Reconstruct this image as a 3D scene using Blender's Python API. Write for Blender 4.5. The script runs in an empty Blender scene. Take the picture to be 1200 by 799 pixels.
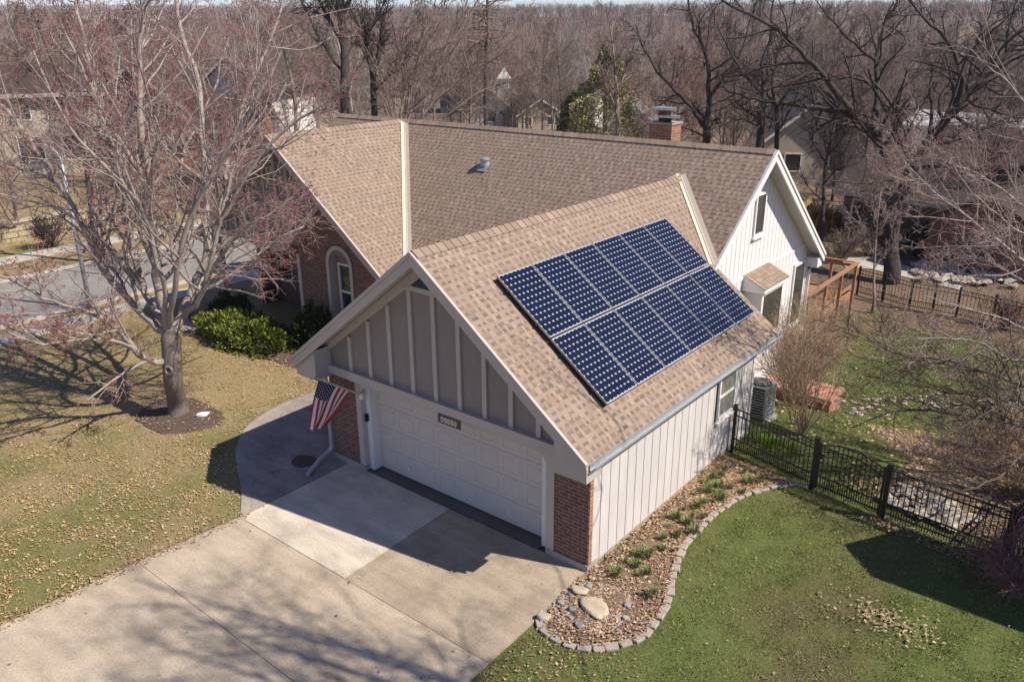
import bpy, math, random
import numpy as np
from mathutils import Vector, noise
R = math.radians
sc = bpy.context.scene
COL = sc.collection
# ------------------------------------------------------------------ camera (recovered from the house's own edges)
F_PX, YAW, PIT, ROL = 962.93, -38.927, 20.699, -0.41
CAM = np.array([6.912, -10.70, 9.356])
_y, _p, _r = R(YAW), R(PIT), R(ROL)
FW = np.array([math.sin(_y)*math.cos(_p), math.cos(_y)*math.cos(_p), -math.sin(_p)])
_rt = np.array([math.cos(_y), -math.sin(_y), 0]); _up = np.cross(_rt, FW)
RT = _rt*math.cos(_r)+_up*math.sin(_r); UP = -_rt*math.sin(_r)+_up*math.cos(_r)
def ray(px): return FW+RT*(px[0]-600)/F_PX-UP*(px[1]-399.5)/F_PX
def at(px, depth): return CAM+ray(px)*depth
def hit(px, ax, v):
    d = ray(px); return CAM+d*((v-CAM[ax])/d[ax])
def project(P):
    d = np.asarray(P, float)-CAM; z = d@FW
    return 600+F_PX*(d@RT)/z, 399.5-F_PX*(d@UP)/z
def ss(v, a, b):
    t = min(1, max(0, (v-a)/(b-a))); return t*t*(3-2*t)
def T(x, y):
    d = math.hypot(x-6.91, y+10.7)
    z = -1.35*ss(y, 6.8, 14)*ss(x, -21.0, -12)
    z += (0.75*ss(-x, 35.6, 36.2)+0.035*max(0, min(-x-36, 30)))*(1-ss(d, 80, 150))
    return z-5*ss(d, 48, 140)+20*ss(d, 180, 620)+6*ss(d, 600, 840)
def ground_at(px, lo=6):
    d = ray(px); t = lo
    while t < 700:
        P = CAM+d*t
        if P[2] <= T(P[0], P[1]): return P
        t += 0.05 if t < 60 else 0.5
    return P
# ------------------------------------------------------------------ node materials
def newmat(name):
    m = bpy.data.materials.new(name); m.use_nodes = True
    nt = m.node_tree; b = nt.nodes['Principled BSDF']
    return m, nt, b
def N(nt, t, **kw):
    n = nt.nodes.new(t)
    for k, v in kw.items():
        if k in n.inputs: n.inputs[k].default_value = v
        else: setattr(n, k, v)
    return n
def ramp(nt, fac, stops):
    r = nt.nodes.new('ShaderNodeValToRGB'); cr = r.color_ramp
    while len(cr.elements) < len(stops): cr.elements.new(0.5)
    for e, (p, c) in zip(cr.elements, stops):
        e.position = p; e.color = (*c, 1) if len(c) == 3 else c
    nt.links.new(fac, r.inputs[0]); return r.outputs[0]
def sc3(c, f): return tuple(min(1, max(0, v*f)) for v in c)
MATS = {}
def mat(name, col, rough=.8, var=.18, scale=6., bump=0., spec=.3, metal=0., attr=None, bscale=None, big=.0, coat=0, stretch=None):
    m, nt, b = newmat(name); L = nt.links.new
    tc = N(nt, 'ShaderNodeTexCoord'); src = tc.outputs['Object']
    if stretch:
        mp = N(nt, 'ShaderNodeMapping'); mp.inputs['Scale'].default_value = stretch
        L(src, mp.inputs[0]); src = mp.outputs[0]
    n1 = N(nt, 'ShaderNodeTexNoise', Scale=scale, Detail=6.0, Roughness=.65); L(src, n1.inputs['Vector'])
    c = ramp(nt, n1.outputs['Fac'], [(.25, sc3(col, 1-var)), (.75, sc3(col, 1+var))])
    if attr:
        a = N(nt, 'ShaderNodeAttribute', attribute_name=attr)
        mx = N(nt, 'ShaderNodeMix', data_type='RGBA', blend_type='MULTIPLY'); mx.inputs[0].default_value = 1
        L(c, mx.inputs[6]); L(a.outputs['Color'], mx.inputs[7]); c = mx.outputs[2]
    if big:
        n2 = N(nt, 'ShaderNodeTexNoise', Scale=.55, Detail=4.0); L(src, n2.inputs['Vector'])
        g = ramp(nt, n2.outputs['Fac'], [(.3, (1-big,)*3), (.7, (1+0*big,)*3)])
        mx = N(nt, 'ShaderNodeMix', data_type='RGBA', blend_type='MULTIPLY'); mx.inputs[0].default_value = 1
        L(c, mx.inputs[6]); L(g, mx.inputs[7]); c = mx.outputs[2]
    L(c, b.inputs['Base Color'])
    b.inputs['Roughness'].default_value = rough; b.inputs['Metallic'].default_value = metal
    b.inputs['Specular IOR Level'].default_value = spec
    if coat: b.inputs['Coat Weight'].default_value = coat; b.inputs['Coat Roughness'].default_value = .06
    if bump:
        n3 = N(nt, 'ShaderNodeTexNoise', Scale=bscale or scale*4, Detail=5.0); L(src, n3.inputs['Vector'])
        bp = N(nt, 'ShaderNodeBump', Strength=bump, Distance=.02); L(n3.outputs['Fac'], bp.inputs['Height']); L(bp.outputs[0], b.inputs['Normal'])
    MATS[name] = m; return m
def brickmat(name, c1, c2, mortar, w=.215, h=.075, ms=.011, bump=.5):
    m, nt, b = newmat(name); L = nt.links.new
    uv = N(nt, 'ShaderNodeUVMap', uv_map='UVMap')
    br = N(nt, 'ShaderNodeTexBrick'); L(uv.outputs[0], br.inputs['Vector'])
    for k, v in {'Scale': 1.0, 'Mortar Size': ms, 'Mortar Smooth': .15, 'Bias': -.1, 'Brick Width': w, 'Row Height': h}.items(): br.inputs[k].default_value = v
    br.inputs['Color1'].default_value = (*c1, 1); br.inputs['Color2'].default_value = (*c2, 1); br.inputs['Mortar'].default_value = (*mortar, 1)
    n1 = N(nt, 'ShaderNodeTexNoise', Scale=9.0, Detail=6.0); L(uv.outputs[0], n1.inputs['Vector'])
    g = ramp(nt, n1.outputs['Fac'], [(.25, (.62,)*3), (.75, (1.25,)*3)])
    mx = N(nt, 'ShaderNodeMix', data_type='RGBA', blend_type='MULTIPLY'); mx.inputs[0].default_value = 1
    L(br.outputs['Color'], mx.inputs[6]); L(g, mx.inputs[7]); L(mx.outputs[2], b.inputs['Base Color'])
    b.inputs['Roughness'].default_value = .9
    inv = N(nt, 'ShaderNodeMath', operation='SUBTRACT'); inv.inputs[0].default_value = 1; L(br.outputs['Fac'], inv.inputs[1])
    bp = N(nt, 'ShaderNodeBump', Strength=bump, Distance=.01); L(inv.outputs[0], bp.inputs['Height']); L(bp.outputs[0], b.inputs['Normal'])
    MATS[name] = m; return m
def attrmat(name, attr, rough=.85, var=.2, scale=20., bump=0., bscale=60., trans=0.):
    m = mat(name, (1, 1, 1), rough, var, scale, bump, .2, 0, attr, bscale); return m
def concrete(name, col, crack=.25, stamp=0):
    m, nt, b = newmat(name); L = nt.links.new
    tc = N(nt, 'ShaderNodeTexCoord'); src = tc.outputs['Object']
    a = N(nt, 'ShaderNodeTexNoise', Scale=.9, Detail=8.0, Roughness=.6); L(src, a.inputs['Vector'])
    f = N(nt, 'ShaderNodeTexNoise', Scale=28.0, Detail=5.0, Roughness=.75); L(src, f.inputs['Vector'])
    mp = N(nt, 'ShaderNodeMapping'); mp.inputs['Scale'].default_value = (.35, 2.2, 1); mp.inputs['Rotation'].default_value = (0, 0, R(70)); L(src, mp.inputs[0])
    st = N(nt, 'ShaderNodeTexNoise', Scale=1.6, Detail=7.0); L(mp.outputs[0], st.inputs['Vector'])
    c = ramp(nt, a.outputs['Fac'], [(.3, sc3(col, .70)), (.5, col), (.72, sc3(col, 1.12))])
    for out, lo, hi in ((f.outputs['Fac'], .72, 1.2), (st.outputs['Fac'], .82, 1.1)):
        g = ramp(nt, out, [(.3, (lo, lo*.99, lo*.97)), (.7, (hi,)*3)])
        mx = N(nt, 'ShaderNodeMix', data_type='RGBA', blend_type='MULTIPLY'); mx.inputs[0].default_value = 1
        L(c, mx.inputs[6]); L(g, mx.inputs[7]); c = mx.outputs[2]
    # scattered dark spots
    vo = N(nt, 'ShaderNodeTexVoronoi', Scale=1.7); L(src, vo.inputs['Vector'])
    g = ramp(nt, vo.outputs['Distance'], [(.02, (.55, .5, .45)), (.05, (1, 1, 1))])
    mx = N(nt, 'ShaderNodeMix', data_type='RGBA', blend_type='MULTIPLY'); mx.inputs[0].default_value = .8
    L(c, mx.inputs[6]); L(g, mx.inputs[7]); c = mx.outputs[2]
    # hairline cracks
    wn = N(nt, 'ShaderNodeTexNoise', Scale=2.0, Detail=4.0); L(src, wn.inputs['Vector'])
    ad = N(nt, 'ShaderNodeMix', data_type='VECTOR'); ad.inputs[0].default_value = .25; L(src, ad.inputs[4]); L(wn.outputs['Color'], ad.inputs[5])
    v2 = N(nt, 'ShaderNodeTexVoronoi', Scale=.75 if not stamp else 3.2, feature='DISTANCE_TO_EDGE'); L(ad.outputs[1], v2.inputs['Vector'])
    w = .004 if not stamp else .03
    g = ramp(nt, v2.outputs['Distance'], [(0, (1-crack,)*3), (w, (1, 1, 1))])
    mx = N(nt, 'ShaderNodeMix', data_type='RGBA', blend_type='MULTIPLY'); mx.inputs[0].default_value = 1
    L(c, mx.inputs[6]); L(g, mx.inputs[7]); L(mx.outputs[2], b.inputs['Base Color'])
    b.inputs['Roughness'].default_value = .88; b.inputs['Specular IOR Level'].default_value = .25
    bp = N(nt, 'ShaderNodeBump', Strength=.35, Distance=.01); L(f.outputs['Fac'], bp.inputs['Height']); L(bp.outputs[0], b.inputs['Normal'])
    MATS[name] = m; return m
brick = brickmat('brick_red', (.205, .09, .06), (.115, .055, .042), (.27, .2, .165))
brick_sun = brickmat('brick_orange_sunlit', (.42, .17, .09), (.3, .12, .07), (.4, .32, .26))  # orange brick; on the pier edge its brightness stands in for sunlight
shingle_m = attrmat('shingle', 'tone', .93, .16, 45., .35, 90.)
next(n for n in shingle_m.node_tree.nodes if n.type == 'BUMP').inputs['Distance'].default_value = .0015
shingle_dk = mat('shingle_brown', (.065, .047, .04), .93, .3, 14, .3)
shingle_gy = mat('shingle_grey', (.13, .11, .1), .93, .25, 14, .3)
white_paint = mat('white_siding_paint', (.63, .59, .56), .6, .09, 2.2, .08, big=.07, stretch=(3, 3, .6))
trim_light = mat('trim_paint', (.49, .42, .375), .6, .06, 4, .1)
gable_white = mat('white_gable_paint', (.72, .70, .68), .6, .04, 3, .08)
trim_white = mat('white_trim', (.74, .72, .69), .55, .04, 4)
panel_taupe = mat('taupe_panel', (.275, .235, .21), .8, .1, 8, .3, big=.08, stretch=(1, 1, .3))
door_paint = mat('door_paint', (.62, .55, .49), .55, .04, 4, big=.05)
groove_m = mat('siding_groove', (.16, .15, .145), .9)
soffit_m = mat('soffit_paint', (.50, .46, .42), .7, .05, 4)
found_m = concrete('foundation', (.42, .38, .34), .1)
conc_old = concrete('concrete_driveway', (.49, .405, .31), .16)
conc_tan = concrete('concrete_tan', (.41, .335, .255), .15)
conc_new = concrete('concrete_pale', (.64, .56, .46), .15)
conc_walk = concrete('concrete_stamped', (.35, .30, .265), .45, 1)
conc_border = concrete('concrete_border', (.36, .31, .27), .2)
conc_patio = concrete('concrete_patio', (.5, .46, .4), .2)
dark_strip = concrete('dark_threshold', (.15, .13, .112), .3)
asphalt = mat('asphalt_road', (.28, .26, .24), .9, .2, 3, .3, big=.15)
tarm = mat('metal_black', (.012, .012, .013), .45, .2, 6, spec=.5)
gutter_m = mat('gutter_metal', (.46, .49, .50), .35, .12, 8, spec=.5, metal=.35)
flash_m = mat('valley_metal', (.56, .49, .40), .6, .06, 4)
chrome = mat('steel_cap', (.62, .66, .72), .22, .1, 5, metal=.95)
vent_m = mat('galvanised', (.42, .43, .44), .5, .1, 8, metal=.6)
glass = mat('window_glass', (.035, .042, .04), .05, .3, 2, spec=.9, coat=.6)
glass_blind = mat('window_blind_glass', (.24, .24, .21), .12, .1, 3, spec=.8, coat=.7)
cell_m = mat('solar_cell', (.006, .010, .031), .25, .35, 1.3, spec=.3, coat=.12)
back_m = mat('panel_backsheet', (.42, .44, .48), .25, .03, 4, coat=.5)
alu = mat('panel_frame', (.33, .31, .29), .4, .05, 6, metal=.5)
blackm = mat('black_rail', (.008, .008, .008), .6)
wood_dk = mat('cedar_wood', (.36, .19, .10), .75, .25, 5, .3, stretch=(6, 6, 6))
stone_pave = mat('paver_stone', (.38, .33, .28), .9, .25, 9, .5)
stone_tan = mat('sandstone', (.47, .39, .28), .9, .25, 5, .5)
stone_blue = mat('blue_stone', (.29, .29, .30), .85, .25, 9, .4)
stone_white = mat('white_stone', (.42, .37, .31), .85, .3, 9, .3)
stone_pink = mat('pink_stone', (.38, .31, .26), .9, .25, 9, .4)
limestone = brickmat('limestone_blocks', (.48, .39, .26), (.36, .29, .19), (.1, .08, .05), .75, .28, .02, .8)
twig_red = mat('twig_red', (.33, .26, .235), .9, .3, 9)
bark_maple = mat('bark_maple', (.155, .125, .105), .95, .4, 9, .9, bscale=30, stretch=(1, 1, .35))
bark_light = mat('bark_light', (.34, .285, .25), .95, .3, 9, .5)
bark_wood = mat('bark_wood', (.125, .095, .08), .95, .4, 5, .5)
bark_dark = mat('bark_dark', (.062, .05, .043), .95, .4, 5, .9, bscale=16)
bark_mid = mat('bark_mid', (.235, .175, .145), .95, .35, 5, .5)
bark_birch = mat('bark_birch', (.36, .32, .29), .9, .3, 3, .3)
bark_tan = mat('bark_tan', (.42, .30, .20), .95, .3, 6, .3)
bud_m = mat('red_buds', (.29, .06, .065), .8, .35, 12)
leaf_m = attrmat('dead_leaf', 'tone', .85, .25, 30.)
grass_m = attrmat('grass_blade', 'tone', .75, .15, 30.)
ground_m = attrmat('ground_soil_grass', 'gcol', .97, .38, 9., .7, 40.)
wood_far = attrmat('far_wood', 'tone', .95, .15, 2.)
soil_m = mat('bed_soil', (.17, .12, .088), .98, .4, 10, .9, bscale=40)
mulch_m = mat('mulch', (.115, .08, .062), .98, .4, 14, .9, bscale=50)
ever_m = attrmat('evergreen_leaf', 'tone', .7, .2, 12.)
ac_m = mat('ac_casing', (.40, .43, .44), .5, .1, 6, metal=.2)
red_m = mat('flag_red', (.33, .035, .05), .8, .05); fwhite_m = mat('flag_white', (.62, .58, .55), .8, .05); navy_m = mat('flag_navy', (.018, .025, .08), .8, .05)
plaque_m = mat('plaque_brown', (.13, .07, .05), .6); digit_m = mat('plaque_digit', (.62, .55, .48), .6)
h_white = mat('far_white_wall', (.66, .63, .58), .7, .06, 2); h_cream = mat('far_cream_wall', (.46, .40, .31), .75, .1, 2)
h_mauve = mat('far_mauve_wall', (.13, .115, .13), .8, .1, 2); h_tan = mat('far_tan_wall', (.33, .26, .2), .8, .1, 2)
h_brown = mat('far_brown_wall', (.13, .085, .065), .8, .1, 2); h_grey = mat('far_grey_wall', (.3, .285, .27), .8, .1, 2)
gold_m = attrmat('golden_grass', 'tone', .8, .2, 12.)
# ------------------------------------------------------------------ mesh building
def link(name, me, m=None, parent=None):
    o = bpy.data.objects.new(name, me); COL.objects.link(o)
    if m is not None:
        for k in (m if isinstance(m, (list, tuple)) else [m]): me.materials.append(k)
    if parent: o.parent = parent
    return o
def root_loc(o):
    v = np.zeros(3)
    while o: v += np.array(o.location); o = o.parent
    return v
class MB:
    def __init__(s): s.v = []; s.f = []; s.mi = []
    def poly(s, pts, mi=0):
        k = len(s.v); s.v += [tuple(map(float, p)) for p in pts]; s.f.append(tuple(range(k, k+len(pts)))); s.mi.append(mi); return s
    def box(s, x0, x1, y0, y1, z0, z1, mi=0):
        k = len(s.v)
        s.v += [(x, y, z) for z in (z0, z1) for x, y in ((x0, y0), (x1, y0), (x1, y1), (x0, y1))]
        for q in ((0, 3, 2, 1), (4, 5, 6, 7), (0, 1, 5, 4), (1, 2, 6, 5), (2, 3, 7, 6), (3, 0, 4, 7)):
            s.f.append(tuple(k+i for i in q)); s.mi.append(mi)
        return s
    def prism(s, pts, off, mi=0):
        """closed solid: polygon pts swept by vector off"""
        n = len(pts); k = len(s.v); off = np.array(off, float)
        a = [np.array(p, float) for p in pts]
        nrm = sum((np.cross(a[i]-a[0], a[(i+1) % n]-a[0]) for i in range(n)), np.zeros(3))
        if nrm@off > 0: a = a[::-1]
        s.v += [tuple(p) for p in a]+[tuple(p+off) for p in a]
        s.f.append(tuple(range(k, k+n))); s.mi.append(mi)
        s.f.append(tuple(range(k+2*n-1, k+n-1, -1))); s.mi.append(mi)
        for i in range(n):
            j = (i+1) % n; s.f.append((k+j, k+i, k+n+i, k+n+j)); s.mi.append(mi)
        return s
    def bar(s, a, b, w, h, mi=0, up=(0, 0, 1)):
        a = np.array(a, float); b = np.array(b, float); d = b-a; d /= np.linalg.norm(d)
        u = np.cross(d, up); u /= np.linalg.norm(u)+1e-9; v = np.cross(u, d)
        q = [a+u*i*w/2+v*j*h/2 for i, j in ((-1, -1), (1, -1), (1, 1), (-1, 1))]
        return s.prism(q, b-a, mi)
    def tube(s, pts, rad, n=8, mi=0, cap=True):
        pts = [np.array(p, float) for p in pts]
        if not hasattr(rad, '__len__'): rad = [rad]*len(pts)
        k = len(s.v)
        for i, p in enumerate(pts):
            t = pts[min(i+1, len(pts)-1)]-pts[max(i-1, 0)]; t /= np.linalg.norm(t)+1e-9
            ref = np.array([0, 0, 1.]) if abs(t[2]) < .9 else np.array([1., 0, 0])
            u = np.cross(t, ref); u /= np.linalg.norm(u); v = np.cross(t, u)
            for j in range(n):
                a = 2*math.pi*j/n; s.v.append(tuple(p+rad[i]*(u*math.cos(a)+v*math.sin(a))))
        for i in range(len(pts)-1):
            for j in range(n):
                j2 = (j+1) % n; s.f.append((k+i*n+j, k+(i+1)*n+j, k+(i+1)*n+j2, k+i*n+j2)); s.mi.append(mi)
        if cap:
            s.f.append(tuple(k+j for j in range(n))); s.mi.append(mi)
            e = k+(len(pts)-1)*n; s.f.append(tuple(e+j for j in range(n-1, -1, -1))); s.mi.append(mi)
        return s
    def build(s, name, m, parent=None, smooth=False, bevel=0):
        me = bpy.data.meshes.new(name)
        V = np.array(s.v, float)
        me.from_pydata(V.tolist(), [], s.f); me.update()
        uv = me.uv_layers.new(name='UVMap')
        for p in me.polygons:
            n = p.normal; ax = max(range(3), key=lambda i: abs(n[i]))
            for li in p.loop_indices:
                c = V[me.loops[li].vertex_index]
                uv.data[li].uv = (c[1], c[2]) if ax == 0 else ((c[0], c[2]) if ax == 1 else (c[0], c[1]))
            p.material_index = s.mi[p.index]; p.use_smooth = smooth
        off = root_loc(parent) if parent else np.zeros(3)
        if off.any():
            me.vertices.foreach_set('co', (V-off).ravel())
        o = link(name, me, m, parent)
        if bevel:
            b = o.modifiers.new('b', 'BEVEL'); b.width = bevel; b.segments = 2; b.limit_method = 'ANGLE'
        return o
def tag(o, label=None, cat=None, group=None, kind=None):
    if label: o['label'] = label
    if cat: o['category'] = cat
    if group: o['group'] = group
    if kind: o['kind'] = kind
    return o
def thing(name, label, cat, loc=(0, 0, 0), group=None, rz=0):
    o = bpy.data.objects.new(name, None); COL.objects.link(o); o.location = tuple(loc); o.rotation_euler = (0, 0, rz)
    o.empty_display_size = .2
    return tag(o, label, cat, group)
def children(o): return [c for c in bpy.data.objects if c.parent == o]
def dup(src, loc, rz=0, scale=1, label=None, tree=None):
    tree = tree or [(c, [g for g in children(c)]) for c in children(src)]
    r = src.copy(); COL.objects.link(r); r.location = tuple(loc); r.rotation_euler = (0, 0, rz)
    r.scale = (scale,)*3 if not hasattr(scale, '__len__') else scale
    if label: r['label'] = label
    for c, gs in tree:
        d = c.copy(); COL.objects.link(d); d.parent = r
        for g in gs:
            e = g.copy(); COL.objects.link(e); e.parent = d
    return r
def npmesh(name, V, Fc, m, parent=None, tone=None, attr='tone', off=None, smooth=False):
    """V (n,3), Fc (m,k) int"""
    me = bpy.data.meshes.new(name); V = np.asarray(V, np.float32); Fc = np.asarray(Fc, np.int32)
    if off is not None: V = V-np.asarray(off, np.float32)
    k = Fc.shape[1]
    me.vertices.add(len(V)); me.vertices.foreach_set('co', V.ravel())
    me.loops.add(Fc.size); me.loops.foreach_set('vertex_index', Fc.ravel())
    me.polygons.add(len(Fc)); me.polygons.foreach_set('loop_start', np.arange(0, Fc.size, k, dtype=np.int32))
    me.polygons.foreach_set('loop_total', np.full(len(Fc), k, np.int32))
    me.polygons.foreach_set('use_smooth', np.full(len(Fc), bool(smooth)))
    me.update(calc_edges=True); me.validate(); me.polygons.foreach_set('use_smooth', np.full(len(Fc), bool(smooth)))
    if tone is not None:
        a = me.color_attributes.new(attr, 'FLOAT_COLOR', 'POINT')
        c = np.ones((len(V), 4), np.float32); c[:, :3] = tone; a.data.foreach_set('color', c.ravel())
    return link(name, me, m, parent)
def inpoly(x, y, poly):
    x = np.asarray(x); y = np.asarray(y); r = np.zeros(x.shape, bool); n = len(poly)
    for i in range(n):
        x0, y0 = poly[i]; x1, y1 = poly[(i+1) % n]
        if y0 == y1: continue
        c = (y0 > y) != (y1 > y)
        r ^= c & (x < (x1-x0)*(y-y0)/(y1-y0)+x0)
    return r
def smooth_curve(P, k=6):
    P = [np.array(p, float) for p in P]; Q = [2*P[0]-P[1]]+P+[2*P[-1]-P[-2]]; out = []
    for i in range(1, len(Q)-2):
        a, b, c, d = Q[i-1:i+3]
        for j in range(k):
            t = j/k; out.append(.5*((2*b)+(c-a)*t+(2*a-5*b+4*c-d)*t*t+(3*b-a-3*c+d)*t**3))
    return out+[P[-1]]
# ------------------------------------------------------------------ regions in plan
HOUSE_PLAN = [(-7.06, 0), (0, 0), (0, 7.1), (-1.75, 7.1), (-1.75, 15.1), (-18.4, 15.1), (-18.4, 6), (-19.5, 6), (-19.5, 5.05), (-10.6, 5.05), (-10.6, 6.1), (-7.06, 6.1)]
DRIVE = [(.05, 0), (.12, -3.3), (.2, -16), (-7.25, -16), (-6.92, -7.37), (-6.75, -3.53), (-6.6, -2.94), (-6.6, 0)]
walk_curve = [tuple(p[:2]) for p in smooth_curve([(-6.62, -2.9, 0), (-7.52, -2.26, 0), (-8.5, -1.72, 0), (-9.3, -1.2, 0), (-10.1, -.34, 0), (-10.5, .97, 0), (-10.45, 2.2, 0), (-10.5, 5.0, 0)], 5)]
WALK = walk_curve+[(-7.06, 5.0), (-7.06, -.0), (-6.6, -.0)]
edge_curve = smooth_curve([(2.15, 5.45, 0), (1.81, 5.38, 0), (1.36, 4.7, 0), (1.08, 3.94, 0), (.98, 2.8, 0), (1.05, 1.7, 0), (1.38, .7, 0), (1.66, -.16, 0), (1.66, -1.0, 0), (1.3, -1.55, 0), (.8, -1.8, 0), (.37, -1.78, 0), (.1, -1.6, 0)], 10)
BED = [(0, 5.6)]+[(p[0], p[1]) for p in edge_curve]+[(.06, -1.5), (0, 0)]
ROCKBED = [(4.0, 5.5), (3.3, 6.8), (3.5, 8.4), (2.2, 10.3), (1.7, 11.2), (3.5, 12.6), (6.5, 13.2), (12, 13), (12, 5.2)]
# ------------------------------------------------------------------ ground
rng = np.random.default_rng(5); random.seed(7)
def axis(lo, hi, nlo, nhi, st):
    a = list(np.arange(nlo, nhi+1e-6, st)); s = st; x = nlo; pre = []
    while x > lo: s *= 1.12; x -= s; pre.append(x)
    s = st; x = nhi; post = []
    while x < hi: s *= 1.12; x += s; post.append(x)
    return np.array(pre[::-1]+a+post)
def make_ground():
    xs = axis(-900, 900, -45, 16, .4); ys = axis(-220, 1000, -14, 34, .4)
    nx, ny = len(xs), len(ys); V = np.zeros((nx*ny, 3)); C = np.zeros((nx*ny, 3))
    straw = np.array((.38, .285, .155)); green = np.array((.12, .135, .04)); green2 = np.array((.125, .15, .045)); brown = np.array((.22, .155, .10)); farc = np.array((.21, .15, .11))
    k = 0
    for j, y in enumerate(ys):
        for i, x in enumerate(xs):
            V[k] = (x, y, T(x, y)); d = math.hypot(x-6.9, y+10.7)
            n = noise.noise((x*.35, y*.35, 0))+.5*noise.noise((x*1.1, y*1.1, 3)); 
            if x < -3 and y < 16 or x < -20:
                g = ss(n+.45*ss(x, -12, -7)*ss(-y, -4, 2)+.25*ss(-y, 1, 6), -.1, .7); c = straw*(1-g*.75)+green*1.3*g*.75
            elif y < 6.2: g = ss(n, -.7, .1); c = (straw*.42)*(1-g)*.75+green2*(1-g)*.25+green2*1.15*g
            else:
                g = ss(n+.45+.3*ss(3-abs(x-2), 0, 2)-ss(y, 18, 23)*1.2, -.3, .4); c = brown*(1-g)+green2*1.05*g
                if inpoly(x, y, ROCKBED): c = brown*.9
            f = ss(d, 42, 75); C[k] = c*(1-f)+farc*f; k += 1
    q = np.arange(nx*ny).reshape(ny, nx)
    Fc = np.stack([q[:-1, :-1], q[:-1, 1:], q[1:, 1:], q[1:, :-1]], -1).reshape(-1, 4)
    o = npmesh('ground', V, Fc, ground_m, tone=C, attr='gcol', smooth=True); tag(o, kind='structure')
make_ground()
def sheet(name, poly, z, m, th=.06, kind='structure', joint=None):
    b = MB(); b.prism([(x, y, z) for x, y in poly], (0, 0, -th)); o = b.build(name, m); tag(o, kind=kind) if kind else None; return o
def strip(name, x0, x1, dz, m, y0=-60, y1=70, n=90, th=.15):
    b = MB(); ys = np.linspace(y0, y1, n+1)
    for a, c in zip(ys[:-1], ys[1:]):
        xm = (x0+x1)/2
        q = [(x0, a, T(x0, a)+dz), (x1, a, T(x1, a)+dz), (x1, c, T(x1, c)+dz), (x0, c, T(x0, c)+dz)]
        b.poly(q)
        if th:
            b.poly([(x1, a, q[1][2]-th), (x1, c, q[2][2]-th), q[2], q[1]]); b.poly([(x0, c, q[3][2]-th), (x0, a, q[0][2]-th), q[0], q[3]])
    o = b.build(name, m); tag(o, kind='structure'); return o
strip('road', -29.0, -23.2, .012, asphalt, th=0)
strip('kerb', -23.2, -23.0, .1, conc_patio); strip('kerb', -29.2, -29.0, .1, conc_patio)
strip('sidewalk', -22.35, -21.35, .03, conc_patio); strip('sidewalk', -33.2, -31.9, .03, conc_patio)
g = .012
# driveway slabs with real open joints
def slab(poly, m, z=.03): return sheet('driveway', poly, z, m, .1)
slab([(-6.58, -.02), (-3.42, -.02), (-3.36, -2.91), (-6.58, -2.91)], conc_new, .036)
slab([(-3.40, -.02), (.04, -.02), (.1, -2.91), (-3.34, -2.91)], conc_tan, .03)
slab([(-6.62, -2.92), (-3.37, -2.92), (-3.50, -5.05), (-6.8, -5.0)], conc_old, .03)
slab([(-3.36, -2.92), (.1, -2.92), (.15, -5.09), (-3.48, -5.05)], conc_old, .03)
slab([(-6.8, -5.01), (-3.50, -5.06), (-3.7, -9), (-7.0, -9)], conc_old, .03)
slab([(-3.49, -5.06), (.15, -5.10), (.2, -9), (-3.68, -9)], conc_old, .03)
slab([(-7.0, -9.02), (.2, -9.02), (.25, -16), (-7.3, -16)], conc_old, .03)
sheet('driveway_threshold', [(-6.02, .0), (-1.12, .0), (-1.12, .42), (-6.02, .42)], .034, dark_strip, .08)
def inset(poly, d):
    n = len(poly); out = []
    for i in range(n):
        p0 = np.array(poly[i-1]); p = np.array(poly[i]); p1 = np.array(poly[(i+1) % n])
        t = p1-p0; t = t/ (np.linalg.norm(t)+1e-9); out.append(tuple(p+np.array([-t[1], t[0]])*d))
    return out
sheet('walkway_border', WALK, .026, conc_border)
inner = [(x+(.22 if x < -6.7 else 0)*.9, y+(.12 if y < -.5 else 0)) for x, y in walk_curve][1:]+[(-7.08, 5.0), (-7.08, .0), (-6.62, -.0), (-6.62, -2.6)]
sheet('walkway', inner, .034, conc_walk, .03)
b = MB(); c0 = hit((356, 540), 2, .04); b.prism([(c0[0]+.33*math.cos(a)*(1+.1*math.sin(3*a)), c0[1]+.28*math.sin(a), .039) for a in np.linspace(0, 2*math.pi, 18)[:-1]], (0, 0, -.01)); o = b.build('paving_medallion', mulch_m); tag(o, 'dark round patch set in the stamped walk left of the garage', 'paving inset')
b = MB()
k = 0
def mound(name, poly, h, m, label=None, cat=None, kind='structure', st=.18, seed=1):
    P = np.array(poly); x0, y0 = P.min(0); x1, y1 = P.max(0)
    xs = np.arange(x0-.01, x1+st, st); ys = np.arange(y0-.01, y1+st, st)
    X, Y = np.meshgrid(xs, ys); ins = inpoly(X, Y, poly)
    # signed depth to border for soft edges
    D = np.full(X.shape, 9.)
    n = len(poly)
    for i in range(n):
        a = np.array(poly[i]); c = np.array(poly[(i+1) % n]); e = c-a; L2 = (e@e)+1e-9
        t = np.clip(((X-a[0])*e[0]+(Y-a[1])*e[1])/L2, 0, 1); D = np.minimum(D, np.hypot(X-a[0]-t*e[0], Y-a[1]-t*e[1]))
    Z = np.zeros(X.shape)
    for j in range(X.shape[0]):
        for i in range(X.shape[1]):
            Z[j, i] = T(X[j, i], Y[j, i])+((min(1, D[j, i]/.4)*h+.02*noise.noise((X[j, i]*3, Y[j, i]*3, seed)))+.006 if ins[j, i] else -.05)
    q = np.arange(X.size).reshape(X.shape)
    Fc = np.stack([q[:-1, :-1], q[:-1, 1:], q[1:, 1:], q[1:, :-1]], -1).reshape(-1, 4)
    keep = ins.ravel()[Fc].any(1); o = npmesh(name, np.stack([X, Y, Z], -1).reshape(-1, 3), Fc[keep], m, smooth=True)
    tag(o, label, cat, kind=kind); return o
mound('garden_bed', BED, .05, soil_m, st=.1)
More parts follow.
